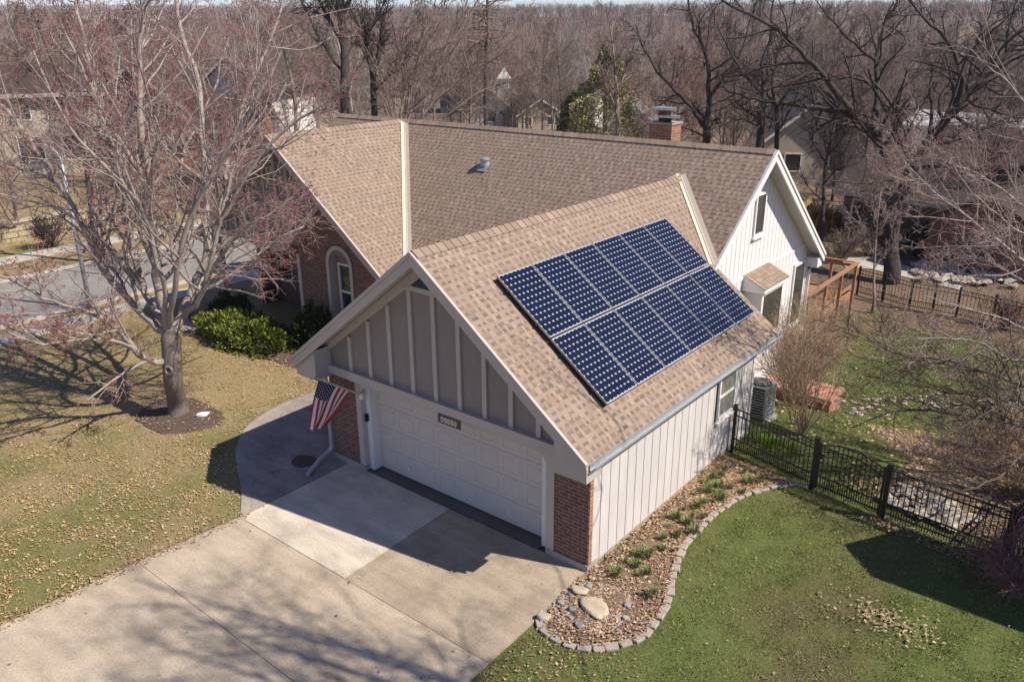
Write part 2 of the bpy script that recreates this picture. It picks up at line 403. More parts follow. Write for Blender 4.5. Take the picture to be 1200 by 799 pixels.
mound('stony_soil', ROCKBED, .06, soil_m, st=.25, seed=4)
TREE0 = (-12.2, -1.0)
mound('mulch_ring', [(TREE0[0]+.1+(1.35+.2*math.sin(3*a))*math.cos(a), TREE0[1]-.1+(1.1+.15*math.cos(2*a))*math.sin(a)) for a in np.linspace(0, 2*math.pi, 22)[:-1]], .04, mulch_m, st=.15, seed=9)
mound('entry_bed', [(-19.5, 5.1), (-19.5, 3.2), (-16, 2.4), (-12.5, 2.7), (-10.8, 3.2), (-10.55, 5.1)], .05, mulch_m, st=.2, seed=6)
# light gravel patio strips by the entry
for nm, pts in (('gravel_path', [(345, 405), (385, 408), (392, 432), (352, 425)]), ('gravel_path', [(215, 375), (245, 372), (245, 388), (212, 388)])):
    P = [hit(q, 2, 0) for q in pts]; sheet(nm, [(p[0], p[1]) for p in P], .03, stone_pink, .03)
# neighbour patio path behind the deck
P = [ground_at(q) for q in ((985, 303), (1022, 302), (1060, 312), (1130, 330), (1125, 341), (1058, 325), (1020, 316), (990, 314))]
b = MB(); b.prism([(p[0], p[1], p[2]+.05) for p in P], (0, 0, -.12)); tag(b.build('garden_path', conc_patio), kind='structure')
# ------------------------------------------------------------------ THE HOUSE
m = .763; RG = 5.63; YR = 10.48; ZR = 6.385
house = thing('house', 'large brown shingled house with attached two car garage, brick piers and pale board siding', 'house', (0, 0, 0))
def zgar(x): return RG-m*abs(x+3.526)
def zmain(y): return ZR-m*abs(y-YR)
def zwing(x): return ZR-m*abs(x+15.06)
TH = .14
def roof_slab(poly, zf):
    """solid roof deck under the shingles"""
    b = MB(); b.prism([(x, y, zf(x, y)-.012) for x, y in poly], (0, 0, -TH)); return b
G_R = [(-3.526, -.626), (.377, -.626), (.377, 7.42), (-1.35, 7.42), (-1.35, 7.31), (-3.526, 9.49)]
G_L = [(-3.526, -.626), (-3.526, 9.49), (-7.43, 5.586), (-7.43, -.626)]
M_F = [(-1.35, YR), (-15.06, YR), (-10.166, 5.586), (-7.43, 5.586), (-3.526, 9.49), (-1.35, 7.31)]
M_F2 = [(-15.06, YR), (-18.7, YR), (-18.7, 6.84)]
M_B = [(-1.35, YR), (-1.35, 15.4), (-18.7, 15.4), (-18.7, YR)]
W_R = [(-15.06, 4.65), (-10.166, 4.65), (-10.166, 5.586), (-15.06, YR)]
W_L = [(-15.06, 4.65), (-15.06, YR), (-19.95, 5.59), (-19.95, 4.65)]
def sh_color(n):
    base = np.array((.315, .235, .18)); t = rng.uniform(.86, 1.13, n)[:, None]; w = rng.uniform(-.03, .03, n)[:, None]
    return base*t*(1+w*np.array((1, 0, -1.2)))
def shingles(poly, zf, along, up, name='shingles', expo=.145):
    """real courses: each row is a thin wedge, every tab its own raised plate. along/up are plan axes (unit)"""
    along = np.array(along, float); up = np.array(up, float)
    P = np.array(poly); U = P@along; Vv = P@up; k = math.hypot(1, m)
    V = []; Fc = []; Tn = []
    vmin, vmax = Vv.min(), Vv.max(); step = expo/k; nrow = int((vmax-vmin)/step)
    n = len(P)
    nz = np.array([-m*up[0], -m*up[1], 1.]); nz /= np.linalg.norm(nz)
    def P3(u, v, h):
        q = along*u+up*v; return np.array([q[0], q[1], zf(*q)])+nz*h
    def plate(u0, u1, v0, v1, h0, h1, col):
        kk = len(V)
        V.extend([P3(u0, v0, h0), P3(u1, v0, h0), P3(u1, v1, h1), P3(u0, v1, h1), P3(u0, v0, -.002), P3(u1, v0, -.002), P3(u1, v1, -.002), P3(u0, v1, -.002)])
        Fc.extend([(kk, kk+1, kk+2, kk+3), (kk+4, kk+5, kk+1, kk), (kk+5, kk+6, kk+2, kk+1), (kk+7, kk+4, kk, kk+3)]); Tn.extend([col]*8)
    for r in range(nrow+1):
        v0 = vmin+r*step; v1 = min(v0+step*1.02, vmax); vm = (v0+v1)/2
        if v1-v0 < .02: continue
        xs = []
        for i in range(n):
            a, c = (U[i], Vv[i]), (U[(i+1) % n], Vv[(i+1) % n])
            if (a[1] > vm) != (c[1] > vm): xs.append(a[0]+(c[0]-a[0])*(vm-a[1])/(c[1]-a[1]))
        xs.sort()
        for s0, s1 in zip(xs[::2], xs[1::2]):
            base = sh_color(1)[0]*.86
            u = s0
            while u < s1-.005:
                w = random.uniform(.5, 1.0); e = min(u+w, s1); plate(u, e, v0, v1, .003, .0, sh_color(1)[0]*.98); u = e
            u = s0+random.uniform(0, .1)
            while u < s1-.05:
                # dark shadow-band granules printed on the lower part of the course, then a raised laminate tab
                w = random.choice((.07, .09, .12, .15)); e = min(u+w, s1); plate(u, e, v0-.001, v0+(v1-v0)*random.choice((.38, .45, .52)), .0042, .0028, sh_color(1)[0]*random.uniform(.60, .76)); u = e
                w = random.choice((.05, .07, .09, .13)); e = min(u+w, s1)
                if e-u > .03: plate(u, e, v0-.002, v1-.002, .0062, .0022, sh_color(1)[0]*1.10)
                u = e
    return npmesh(name, np.array(V), np.array(Fc), shingle_m, house, tone=np.array(Tn))
zg = lambda x, y: zgar(x); zm = lambda x, y: zmain(y); zw = lambda x, y: zwing(x)
for poly, zf, al, up in ((G_R, zg, (0, 1), (-1, 0)), (G_L, zg, (0, 1), (1, 0)), (M_F, zm, (1, 0), (0, 1)), (M_F2, zm, (1, 0), (0, 1)), (M_B, zm, (1, 0), (0, -1)), (W_R, zw, (0, 1), (-1, 0)), (W_L, zw, (0, 1), (1, 0))):
    roof_slab(poly, zf).build('roof', [soffit_m], house)
    # zf must be monotone on the slope: extend past the ridge is never used
    shingles(poly, zf, al, up)
# ridge caps
def ridge_caps(a, b, side, w=.15):
    a = np.array(a, float); b = np.array(b, float); L = np.linalg.norm(b-a); n = int(L/.2); d = (b-a)/L
    s = np.array(side, float); V = []; Fc = []; Tn = []
    for i in range(n):
        p = a+d*i*.2; q = p+d*.23; c = sh_color(1)[0]*random.uniform(.95, 1.1)
        for sg in (-1, 1):
            k = len(V)
            dn = s*sg*w+np.array([0, 0, -w*m])
            h0 = np.array([0, 0, .05]); h1 = np.array([0, 0, .032])
            V.extend([p+h0, q+h1, q+dn+h1, p+dn+h0, p+dn-(0, 0, .02), q+dn-(0, 0, .02), p-(0, 0, .01)])
            Fc.extend([(k, k+1, k+2, k+3), (k+3, k+2, k+5, k+4), (k, k+3, k+4, k+6)]); Tn.extend([c]*7)
    npmesh('ridge_cap', np.array(V), np.array(Fc), shingle_m, house, tone=np.array(Tn))
ridge_caps((-3.526, -.63, RG), (-3.526, 9.5, RG), (1, 0, 0)); ridge_caps((-1.35, YR, ZR), (-18.7, YR, ZR), (0, 1, 0)); ridge_caps((-15.06, 4.65, ZR), (-15.06, 10.4, ZR), (1, 0, 0))
# valley flashing: light folded metal
def valley(a, b, w=.13):
    a = np.array(a, float); b = np.array(b, float); d = b-a; d /= np.linalg.norm(d); s = np.cross(d, (0, 0, 1)); s /= np.linalg.norm(s)
    mb = MB(); up = np.array((0, 0, .035))
    for sg in (-1, 1):
        e = s*sg*w; rise = np.array((0, 0, w*m*.7071)); mb.prism([a+up, b+up, b+up+e+rise, a+up+e+rise], (0, 0, -.02))
    mb.bar(a+up*1.35, b+up*1.35, .025, .03)
    mb.build('valley_flashing', flash_m, house)
valley((-3.526, 9.49, RG), (-1.35, 7.31, zmain(7.31))); valley((-15.06+.15, YR-.15, ZR-.11), (-10.166, 5.586, zmain(5.586)))
valley((-3.526, 9.49, RG), (-7.43, 5.586, zmain(5.586)))
valley((-15.2, YR-.15, ZR-.11), (-18.7, 6.84, zmain(6.84)))
# fascia / barge boards
def barge(a, b, out, m_, h=.24, w=.04, drop=.0, name='barge_board'):
    a = np.array(a, float); b = np.array(b, float); o = np.array(out, float)
    mb = MB(); mb.prism([a-(0, 0, drop), b-(0, 0, drop), b-(0, 0, h+drop), a-(0, 0, h+drop)], o*w); return mb.build(name, m_, house)
yf = -.629
for xe in (.377, -7.43):
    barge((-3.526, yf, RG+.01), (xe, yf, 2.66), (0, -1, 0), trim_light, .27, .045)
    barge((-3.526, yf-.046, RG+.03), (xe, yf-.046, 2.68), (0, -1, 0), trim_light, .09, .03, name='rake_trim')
xf = -1.347
for ye in (5.75, 15.4):
    barge((xf, YR, ZR+.01), (xf, ye, zmain(ye)+.01), (1, 0, 0), trim_white, .27, .045)
    barge((xf+.046, YR, ZR+.03), (xf+.046, ye, zmain(ye)+.03), (1, 0, 0), trim_white, .09, .03, name='rake_trim')
for xe in (-10.166, -19.95):
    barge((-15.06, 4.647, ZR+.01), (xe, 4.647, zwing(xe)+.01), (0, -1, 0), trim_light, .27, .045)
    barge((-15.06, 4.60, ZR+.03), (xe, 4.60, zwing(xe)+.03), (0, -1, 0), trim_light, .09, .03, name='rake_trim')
# eave fascias + gutters
def gutter(a, b, out, m_=gutter_m):
    a = np.array(a, float); b = np.array(b, float); o = np.array(out, float); mb = MB()
    z = np.array((0, 0, 1.))
    prof = [(0, 0), (0, -.1), (.075, -.1), (.125, -.03), (.125, .0), (.115, .0), (.115, -.028), (.07, -.088), (.01, -.088), (.01, 0)]
    mb.prism([a+o*u+z*v for u, v in prof], b-a); return mb.build('gutter', m_, house)
MB().box(.335, .377, -.62, 7.42, 2.45, 2.638).build('fascia', trim_white, house)
gutter((.380, -.60, 2.63), (.380, 7.42, 2.63), (1, 0, 0))
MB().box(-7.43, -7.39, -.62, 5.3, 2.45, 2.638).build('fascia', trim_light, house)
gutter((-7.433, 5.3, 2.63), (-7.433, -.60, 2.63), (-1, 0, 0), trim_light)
MB().box(-18.7, -1.37, 15.36, 15.4, 2.42, 2.62).build('fascia', trim_white, house)
gutter((-1.37, 15.403, 2.6), (-18.7, 15.403, 2.6), (0, 1, 0), trim_white)
# cornice returns (boxed ends)
MB().box(-1.75, -1.36, 14.95, 15.36, 2.25, 2.55).build('cornice_return', trim_white, house)
mb = MB(); mb.prism([(.33, -.60, 2.25), (-.35, -.60, 2.25), (-.35, -.60, 2.95), (.0, -.60, 2.68), (.33, -.60, 2.46)], (0, .45, 0)); mb.build('cornice_return', trim_light, house)
mb = MB(); mb.prism([(-7.39, -.60, 2.25), (-6.72, -.60, 2.25), (-6.72, -.60, 2.95), (-7.05, -.60, 2.68), (-7.39, -.60, 2.46)], (0, .45, 0)); mb.build('cornice_return', trim_light, house)
# garage walls ----------------------------------------------------
W0 = -7.052
mb = MB(); mb.box(-.75, -.002, 0, .3, .16, 2.45); mb.build('brick_pier', brick, house)
mb = MB(); mb.box(W0, -6.16, 0, .3, .16, 2.45); mb.build('brick_pier', brick, house)
mb = MB(); mb.box(-.0015, .03, .0, .105, .16, 2.45); mb.build('brick_edge_sunlit', brick_sun, house)  # sun side of the pier, sunlight put into a brighter brick colour
MB().box(-.93, .034, -.03, .33, -.1, .158).build('foundation', found_m, house); MB().box(W0-.02, -6.0, -.03, .33, -.1, .158).build('foundation', found_m, house)
MB().box(-.03, .008, .3, 7.08, -.4, .1).build('foundation', found_m, house)
# door surround
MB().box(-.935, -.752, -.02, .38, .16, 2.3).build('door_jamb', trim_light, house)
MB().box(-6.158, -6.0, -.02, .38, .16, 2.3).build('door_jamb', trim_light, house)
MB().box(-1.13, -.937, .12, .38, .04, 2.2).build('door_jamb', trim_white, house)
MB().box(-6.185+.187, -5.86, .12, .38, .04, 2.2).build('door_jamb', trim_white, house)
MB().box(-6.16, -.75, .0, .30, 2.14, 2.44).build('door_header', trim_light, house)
for cx, sg in ((-5.998, 1), (-.937, -1)):
    mb = MB(); pts = [(cx, -.015, 2.45), (cx, -.015, 1.93)]+[(cx+sg*.28*(1-math.cos(a)), -.015, 1.93+.21*math.sin(a)) for a in np.linspace(0, math.pi/2, 7)]+[(cx+sg*.28, -.015, 2.45)]
    mb.prism(pts[:1]+pts[1:], (0, .1, 0)); mb.build('corner_bracket', trim_light, house)
# sectional garage door: 4 sections x 8 raised panels
dr = MB(); x0, x1 = -5.86, -1.13; yd = .34
for s in range(4):
    z0 = .05+s*.53; z1 = z0+.522
    dr.box(x0, x1, yd, yd+.05, z0, z1)
    for c in range(8):
        cw = (x1-x0)/8; a = x0+c*cw+.06; e = x0+(c+1)*cw-.06; za, zb = z0+.08, z1-.08
        # raised field: frame groove then bevelled panel
        for (p0, p1, q0, q1) in ((a, e, za, za+.018), (a, e, zb-.018, zb), (a, a+.018, za+.019, zb-.019), (e-.018, e, za+.019, zb-.019)):
            dr.box(p0, p1, yd-.006, yd-.0005, q0, q1)
        dr.box(a+.05, e-.05, yd-.004, yd-.0005, za+.05, zb-.05)
gd = dr.build('garage_door', door_paint, house)
MB().box(-4.95, -4.90, yd-.05, yd-.014, .28, .36).build('handle', trim_white, gd)
MB().box(x0, x1, yd-.004, yd+.052, .015, .049).build('door_seal', blackm, gd)
MB().box(-6.0+.02, -5.93, .05, .119, 1.25, 1.42).build('keypad', blackm, house)
# gable front
YG = -.13
mb = MB(); mb.prism([(W0, YG, 2.45), (0, YG, 2.45), (0, YG, zgar(0)-.17), (-3.526, YG, RG-.17), (W0, YG, zgar(W0)-.17)], (0, .12, 0)); mb.build('gable_panel', panel_taupe, house)
MB().box(W0-.02, .02, YG-.12, -.002, 2.33, 2.53).build('gable_beam', trim_light, house)
MB().box(W0, 0, YG+.0, -.002, 2.25, 2.328).build('gable_beam_underside', trim_light, house)
for i in range(-4, 5):
    cx = -3.526+.63*i
    zt = min(zgar(cx-.05), zgar(cx+.05))-.36
    zt = min(zt, 4.72)
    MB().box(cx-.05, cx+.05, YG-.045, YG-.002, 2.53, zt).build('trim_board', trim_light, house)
for sg in (-1, 1):   # inner rake trim on the panel
    xe = -3.526+sg*3.5
    mb = MB(); mb.prism([(-3.526, YG-.002, RG-.17), (xe, YG-.002, RG-.17-m*3.5), (xe, YG-.002, RG-.42-m*3.5+.1), (-3.526, YG-.002, RG-.42)], (0, -.06, 0)); mb.build('inner_rake_board', trim_light, house)
MB().box(-4.25, -2.80, YG-.065, YG-.003, 4.70, 4.80).build('louver_sill', trim_light, house)
mb = MB(); mb.prism([(-4.12, YG-.03, 4.80), (-2.93, YG-.03, 4.80), (-3.526, YG-.03, 5.26)], (0, .028, 0))
for i in range(7):
    z = 4.83+i*.06; w = (5.26-z)/.763-.03
    if w > .05: mb.box(-3.526-w, -3.526+w, YG-.05, YG-.031, z, z+.025)
mb.build('louver', mat('louver_slate', (.085, .09, .115), .7), house)
# garage side wall: vertical boards
def boards(y0, y1, zb, ztop, x, sp, gap=.022, th=.022, trim=None, mm=None):
    mb = MB(); y = y0
    while y < y1-.03:
        e = min(y+sp-gap, y1)
        # split at the ridge line so the top edge follows the slope
        cuts = [y, e]
        if isinstance(ztop, tuple):
            pass
        za, zc = ztop(y), ztop(e)
        pts = [(x, y, zb), (x, e, zb), (x, e, zc)]
        if y < YR < e and abs(ztop(YR)-max(za, zc)) > 1e-3: pts.append((x, YR, ztop(YR)))
        pts.append((x, y, za))
        mb.prism(pts, (th, 0, 0)); y += sp
    return mb.build('board_siding', mm or white_paint, house)
mb = MB(); mb.box(-.2, -.024, .3, 7.08, -.4, 2.62); mb.build('wall', groove_m, house)
boards(.11, 5.04, .1, lambda y: 2.6, -.0235, .305); boards(6.08, 7.08, .1, lambda y: 2.6, -.0235, .305)
for z_ in ((.1, 1.03), (2.25, 2.6)): boards(5.04, 6.07, z_[0], lambda y, z_=z_: z_[1], -.0235, .305)
MB().box(-.06, .02, 6.99, 7.09, -.3, 2.6).build('corner_board', trim_white, house)
def window_x(x, y0, y1, z0, z1, gm=glass, fr=.06, name='window', mull=None, sill=True, fm=None, depth=.05):
    mb = MB(); fm = fm or trim_white
    mb.box(x, x+depth, y0, y1, z1-fr, z1).box(x, x+depth, y0, y1, z0, z0+fr).box(x, x+depth, y0, y0+fr, z0+fr, z1-fr).box(x, x+depth, y1-fr, y1, z0+fr, z1-fr)
    if mull == 'h': mb.box(x+.005, x+depth-.01, y0+fr, y1-fr, (z0+z1)/2-.02, (z0+z1)/2+.02)
    w = mb.build(name, fm, house)
    MB().box(x+.004, x+.016, y0+fr, y1-fr, z0+fr, z1-fr).build('pane', gm, w)
    if sill: MB().box(x, x+depth+.04, y0-.04, y1+.04, z0-.05, z0-.002).build('sill', fm, w)
    return w
window_x(0, 5.12, 6.0, 1.08, 2.22, glass_blind, .06, mull='h')
# rear (white) gable wall at x=-1.75
XW = -1.75
mb = MB(); mb.prism([(XW-.03, 7.0, -1.5), (XW-.03, 15.1, -1.5), (XW-.03, 15.1, zmain(15.1)-.17), (XW-.03, YR, ZR-.17), (XW-.03, 7.0, zmain(7.0)-.17)], (-.15, 0, 0)); mb.build('wall', groove_m, house)
zt = lambda y: zmain(y)-.16
boards(7.05, 15.04, 3.02, zt, XW-.03, .27, .02, .025, mm=gable_white)
boards(7.05, 15.04, -.5, lambda y: 2.93, XW-.03, .27, .02, .025, mm=gable_white)
MB().box(XW-.03, XW+.018, 7.05, 15.06, 2.93, 3.02).build('band_board', trim_white, house)
MB().box(XW-.03, XW+.02, 7.05, 15.06, -1.5, -.5).build('base_board', gable_white, house)
MB().box(XW-.05, XW+.03, 15.045, 15.13, -1.5, 2.5).build('corner_board', trim_white, house)
window_x(XW+.0, 10.45, 11.12, 4.02, 5.22, glass, .07)
window_x(XW+.0, 13.95, 14.9, .42, 2.5, glass, .08)
window_x(XW+.0, 14.05, 14.85, -1.15, -.15, glass, .08)
MB().box(XW+.02, XW+.42, 13.85, 14.95, .02, .3).build('window_ledge', trim_white, house)
MB().box(XW+.02, XW+.30, 13.95, 14.85, -.42, -.25).build('window_ledge', trim_white, house)
# garage rear wall & low service block between garage and gable wall
mb = MB(); mb.prism([(-.2, 7.082, -.8), (-1.7, 7.082, -.8), (-1.7, 7.082, zgar(-1.7)-.17), (-.03, 7.082, zgar(-.03)-.17)], (0, -.1, 0)); mb.build('wall', white_paint, house)
MB().box(XW+.02, XW+.3, 8.2, 9.2, .1, 1.2).build('service_cabinet', white_paint, house)
for yy in (9.35, 9.9): 
    mb = MB(); mb.tube([(XW, yy, 1.0), (XW+.16, yy, 1.0), (XW+.2, yy, .9)], .05, 8); mb.build('wall_vent', blackm, house)
# bay with its own little shingled roof
bx0, bx1, by0, by1 = XW+.0, -1.22, 10.2, 11.75
mb = MB(); mb.box(bx0, bx1, by0, by1, .9, 2.72); bay = mb.build('bay_window', white_paint, house)
mb = MB(); e = .06
for q in ((by0, by0+.12), (by1-.12, by1)): mb.box(bx1, bx1+.03, q[0], q[1], 1.0, 2.7)
mb.box(bx1, bx1+.03, by0+.12, by1-.12, 2.5, 2.7); mb.box(bx1, bx1+.03, by0+.12, by1-.12, 1.0, 1.25); mb.build('frame', trim_white, bay)
MB().box(bx1+.002, bx1+.012, by0+.12, by1-.12, 1.25, 2.5).build('pane', glass, bay)
mb = MB(); mb.prism([(bx0, by0-.1, 3.05), (bx1+.12, by0-.1, 2.74), (bx1+.12, by0-.1, 2.62), (bx0, by0-.1, 2.62)], (0, by1-by0+.2, 0)); bayroof = mb.build('bay_roof', trim_white, house)
V = []; Fc = []; Tn = []
for r in range(5):
    for c in range(9):
        y0 = by0-.1+c*(by1-by0+.2)/9+random.uniform(-.01, .01); y1 = y0+.13+random.random()*.06; xa = bx1+.13-r*.13; xb = xa-.13
        y1 = min(y1, by1+.1); f = lambda x: 2.74+(bx1+.12-x)/(bx1+.12-bx0)*.31
        for (ya, yb, h, cc) in ((by0-.1+c*(by1-by0+.2)/9, by0-.1+(c+1)*(by1-by0+.2)/9, .012, .8), (y0, y1, .024, 1.08)):
            k = len(V); col = sh_color(1)[0]*cc
            V.extend([(xa, ya, f(xa)+h), (xa, yb, f(xa)+h), (xb, yb, f(xb)+h*.4), (xb, ya, f(xb)+h*.4), (xa, ya, f(xa)), (xa, yb, f(xa))]); Fc.extend([(k, k+1, k+2, k+3), (k+4, k+5, k+1, k)]); Tn.extend([col]*6)
npmesh('shingles', np.array(V), np.array(Fc), shingle_m, bayroof, tone=np.array(Tn))
# rear downspout
mb = MB(); mb.tube([(-1.45, 15.35, 2.5), (-1.6, 15.2, 2.2), (-1.66, 15.16, 2.1), (-1.66, 15.16, -1.3)], .045, 8); mb.build('downspout', trim_white, house)
# front left downspout with kick-out
mb = MB(); mb.tube([(-7.5, -.3, 2.5), (-7.3, -.1, 2.35), (W0-.06, -.06, 2.2), (W0-.06, -.06, .32), (W0-.09, -.12, .2), (W0-.02, -.5, .12), (W0+.22, -1.0, .085)], .05, 8); mb.build('downspout', gutter_m, house)
# far side shells, hidden mostly
MB().box(W0, W0+.15, .3, 6.1, 0, 2.6).build('wall', brick, house)
MB().box(-10.6, -7.06, 6.1, 6.25, 0, 2.75).build('wall', brick, house)
MB().box(-10.75, -10.6, 5.2, 6.1, 0, 2.75).build('wall', brick, house)
MB().box(-18.4, -1.95, 14.95, 15.1, -1.5, 2.8).build('wall', white_paint, house)
mb = MB(); mb.prism([(-18.4, 6.0, 0), (-18.4, 15.1, -1.2), (-18.4, 15.1, 2.75), (-18.4, YR, ZR-.2), (-18.4, 6.0, 2.8)], (.15, 0, 0)); mb.build('wall', brick, house)
# wing front: brick part with the arched window, grey half-timber gable over a recessed porch
YWg = 5.05
def arch(cx, w, z0, zs, y, n=14):
    return [(cx-w/2, y, z0), (cx+w/2, y, z0)]+[(cx+w/2*math.cos(a), y, zs+w/2*math.sin(a)) for a in np.linspace(0, math.pi, n)]
ax_, aw = -12.62, 1.22; azs = 2.62
# brick wall with an arched hole: left, right, below, above pieces
mb = MB()
def wz(x): return zwing(x)-.17
def brk(x): return min(wz(x), 4.42-(-13.22-x)*.80 if x < -13.22 else 99)
mb.prism([(-14.55, YWg, 0), (ax_-aw/2, YWg, 0), (ax_-aw/2, YWg, brk(ax_-aw/2)), (-13.22, YWg, brk(-13.22)), (-14.55, YWg, brk(-14.55))], (0, .2, 0))
mb.prism([(ax_+aw/2, YWg, 0), (-10.6, YWg, 0), (-10.6, YWg, brk(-10.6)), (ax_+aw/2, YWg, brk(ax_+aw/2))], (0, .2, 0))
mb.prism([(ax_-aw/2+.001, YWg, 0), (ax_+aw/2-.001, YWg, 0), (ax_+aw/2-.001, YWg, .7), (ax_-aw/2+.001, YWg, .7)], (0, .2, 0))
half = [(ax_+aw/2*math.cos(a), YWg, azs+aw/2*math.sin(a)) for a in np.linspace(math.pi, 0, 15)]
for i in range(14):
    a, c = half[i], half[i+1]; mb.prism([a, c, (c[0], YWg, brk(c[0])), (a[0], YWg, brk(a[0]))], (0, .2, 0))
mb.build('brick_wall', brick, house)
# arch surround
mb = MB(); t = .13
o1 = [(ax_+(aw/2+.0)*math.cos(a), azs+(aw/2)*math.sin(a)) for a in np.linspace(math.pi, 0, 15)]; o2 = [(ax_+(aw/2-t)*math.cos(a), azs+(aw/2-t)*math.sin(a)) for a in np.linspace(math.pi, 0, 15)]
o1 = [(ax_-aw/2, .7)]+o1+[(ax_+aw/2, .7)]; o2 = [(ax_-aw/2+t, .7)]+o2+[(ax_+aw/2-t, .7)]
for i in range(len(o1)-1):
    q = [(o1[i][0], YWg-.04, o1[i][1]), (o1[i+1][0], YWg-.04, o1[i+1][1]), (o2[i+1][0], YWg-.04, o2[i+1][1]), (o2[i][0], YWg-.04, o2[i][1])]
    if i in (0, len(o1)-2): pass
    mb.prism(q, (0, .34, 0))
aw_ = mb.build('arched_window', trim_light, house)
mb = MB(); mb.prism(arch(ax_, aw-2*t+.02, .7, azs, YWg+.26), (0, .04, 0)); mb.build('arch_panel', panel_taupe, aw_)
mb = MB(); x0, x1, z0, z1 = ax_-.33, ax_+.33, .8, 2.62
mb.box(x0, x1, YWg+.18, YWg+.255, z1-.06, z1).box(x0, x0+.06, YWg+.18, YWg+.255, z0, z1-.06).box(x1-.06, x1, YWg+.18, YWg+.255, z0, z1-.06).box(x0+.06, x1-.06, YWg+.18, YWg+.255, (z0+z1)/2-.03, (z0+z1)/2+.03).box(x0+.06, x1-.06, YWg+.18, YWg+.255, z0, z0+.05); mb.build('frame', trim_white, aw_)
MB().box(x0+.06, x1-.06, YWg+.235, YWg+.25, z0+.05, z1-.06).build('pane', glass, aw_)
# grey gable field (left of the slanted brick edge) + beam + battens + brace
mb = MB(); mb.prism([(-19.4, YWg+.06, 2.9), (-10.9, YWg+.06, 2.9), (-15.06, YWg+.06, ZR-.2), ], (0, .1, 0)); mb.build('gable_panel', panel_taupe, house)
MB().box(-19.5, -15.2, YWg-.1, YWg+.05, 2.68, 2.9).build('gable_beam', trim_light, house)
for i in range(8):
    cx = -18.6+.62*i; za = min(wz(cx), 9)-.1
    zlo = 2.9 if cx < -15.2 else brk(cx)+.15
    if za-zlo > .2: MB().box(cx-.05, cx+.05, YWg-.02, YWg+.058, zlo, za).build('trim_board', trim_light, house)
mb = MB(); mb.prism([(-13.22, YWg-.05, 4.60), (-15.3, YWg-.05, 2.95), (-15.3, YWg-.05, 2.70), (-13.22, YWg-.05, 4.38)], (0, .1, 0)); mb.build('brace_board', trim_light, house)
MB().box(-14.72, -14.56, YWg-.03, YWg+.2, 0, 2.68).build('corner_board', trim_light, house)
MB().box(-18.4, -14.72, 6.6, 6.75, 0, 2.9).build('wall', brick, house)
MB().box(-19.45, -19.25, YWg, YWg+.2, 0, 2.68).build('porch_post', trim_light, house)
for q in (-17.6, -16.2):
    mb = MB(); y = 6.55; mb.box(q-.45, q+.45, y, y+.04, .9, .98).box(q-.45, q+.45, y, y+.04, 2.2, 2.28).box(q-.45, q-.38, y, y+.04, .98, 2.2).box(q+.38, q+.45, y, y+.04, .98, 2.2); w = mb.build('window', trim_light, house); MB().box(q-.38, q+.38, y+.01, y+.03, .98, 2.2).build('pane', glass, w)
# roof furniture
ca, cb2 = hit((760, 160), 1, 11.9), hit((786.5, 160), 1, 11.9); x0, x1 = ca[0], cb2[0]; ct = hit((773, 146), 1, 11.9)[2]; cyb = 12.5; cm = (x0+x1)/2; hw_ = (x1-x0)/2
chbrick = brickmat('chimney_brick', (.36, .15, .085), (.22, .09, .06), (.3, .23, .18))
ch = MB().box(x0, x1, 11.9, cyb, 4.6, ct).build('chimney', chbrick, house)
MB().box(x0-.03, x1+.03, 11.87, cyb+.03, ct+.002, ct+.06).build('crown', found_m, ch)
MB().box(cm-.22, cm+.06, 12.15, 12.42, ct+.062, ct+.36).build('flue', mat('clay_flue', (.12, .07, .06), .8), ch)
MB().box(cm-.42, cm+.2, 12.05, 12.5, ct+.40, ct+.47).build('chimney_cap', chrome, ch)
MB().tube([(cm+.17, 12.05, ct+.062), (cm+.17, 12.05, ct+.2)], .10, 12).build('flue', blackm, ch)
MB().box(cm-.05, cm+.5, 11.86, 12.2, ct+.202, ct+.27).build('chimney_cap', chrome, ch)
v = np.array((-10.16, 9.13, zmain(9.13)))
mb = MB(); mb.tube([v+(0, 0, .0), v+(0, 0, .2)], [.13, .13], 16); mb.tube([v+(0, 0, .205), v+(0, 0, .25), v+(0, 0, .29)], [.17, .165, .05], 16)
nm = np.array((0, -m, 1))/math.hypot(1, m)
mb.prism([v+np.array((a, bb, m*bb))+nm*.03 for a, bb in ((-.2, -.2), (.2, -.2), (.2, .2), (-.2, .2))], nm*.012)
mb.build('roof_vent', vent_m, house, smooth=False)
# ------------------------------------------------------------------ house number plaque
pl = thing('house_number_plaque', 'small dark brown plaque with pale house number digits above the garage door', 'sign', (-3.06, -.27, 2.36))
px, pz = -3.10, 2.245
mb = MB(); mb.box(px-.30, px+.30, -.275, -.252, pz-.095, pz+.095); mb.build('plate', plaque_m, pl, bevel=.006)
fc = bpy.data.curves.new('digits', 'FONT'); fc.body = '08888'; fc.size = .165; fc.align_x = 'CENTER'; fc.align_y = 'CENTER'; fc.extrude = .004; fc.offset = .003; fc.space_character = 1.05
tmp = bpy.data.objects.new('tmp', fc); COL.objects.link(tmp); bpy.context.view_layer.update()
me = bpy.data.meshes.new_from_object(tmp.evaluated_get(bpy.context.evaluated_depsgraph_get())); bpy.data.objects.remove(tmp)
dg = link('digits', me, digit_m, pl); dg.rotation_euler = (R(90), 0, 0); dg.location = (px+3.06, -.283+.27, pz-2.36)
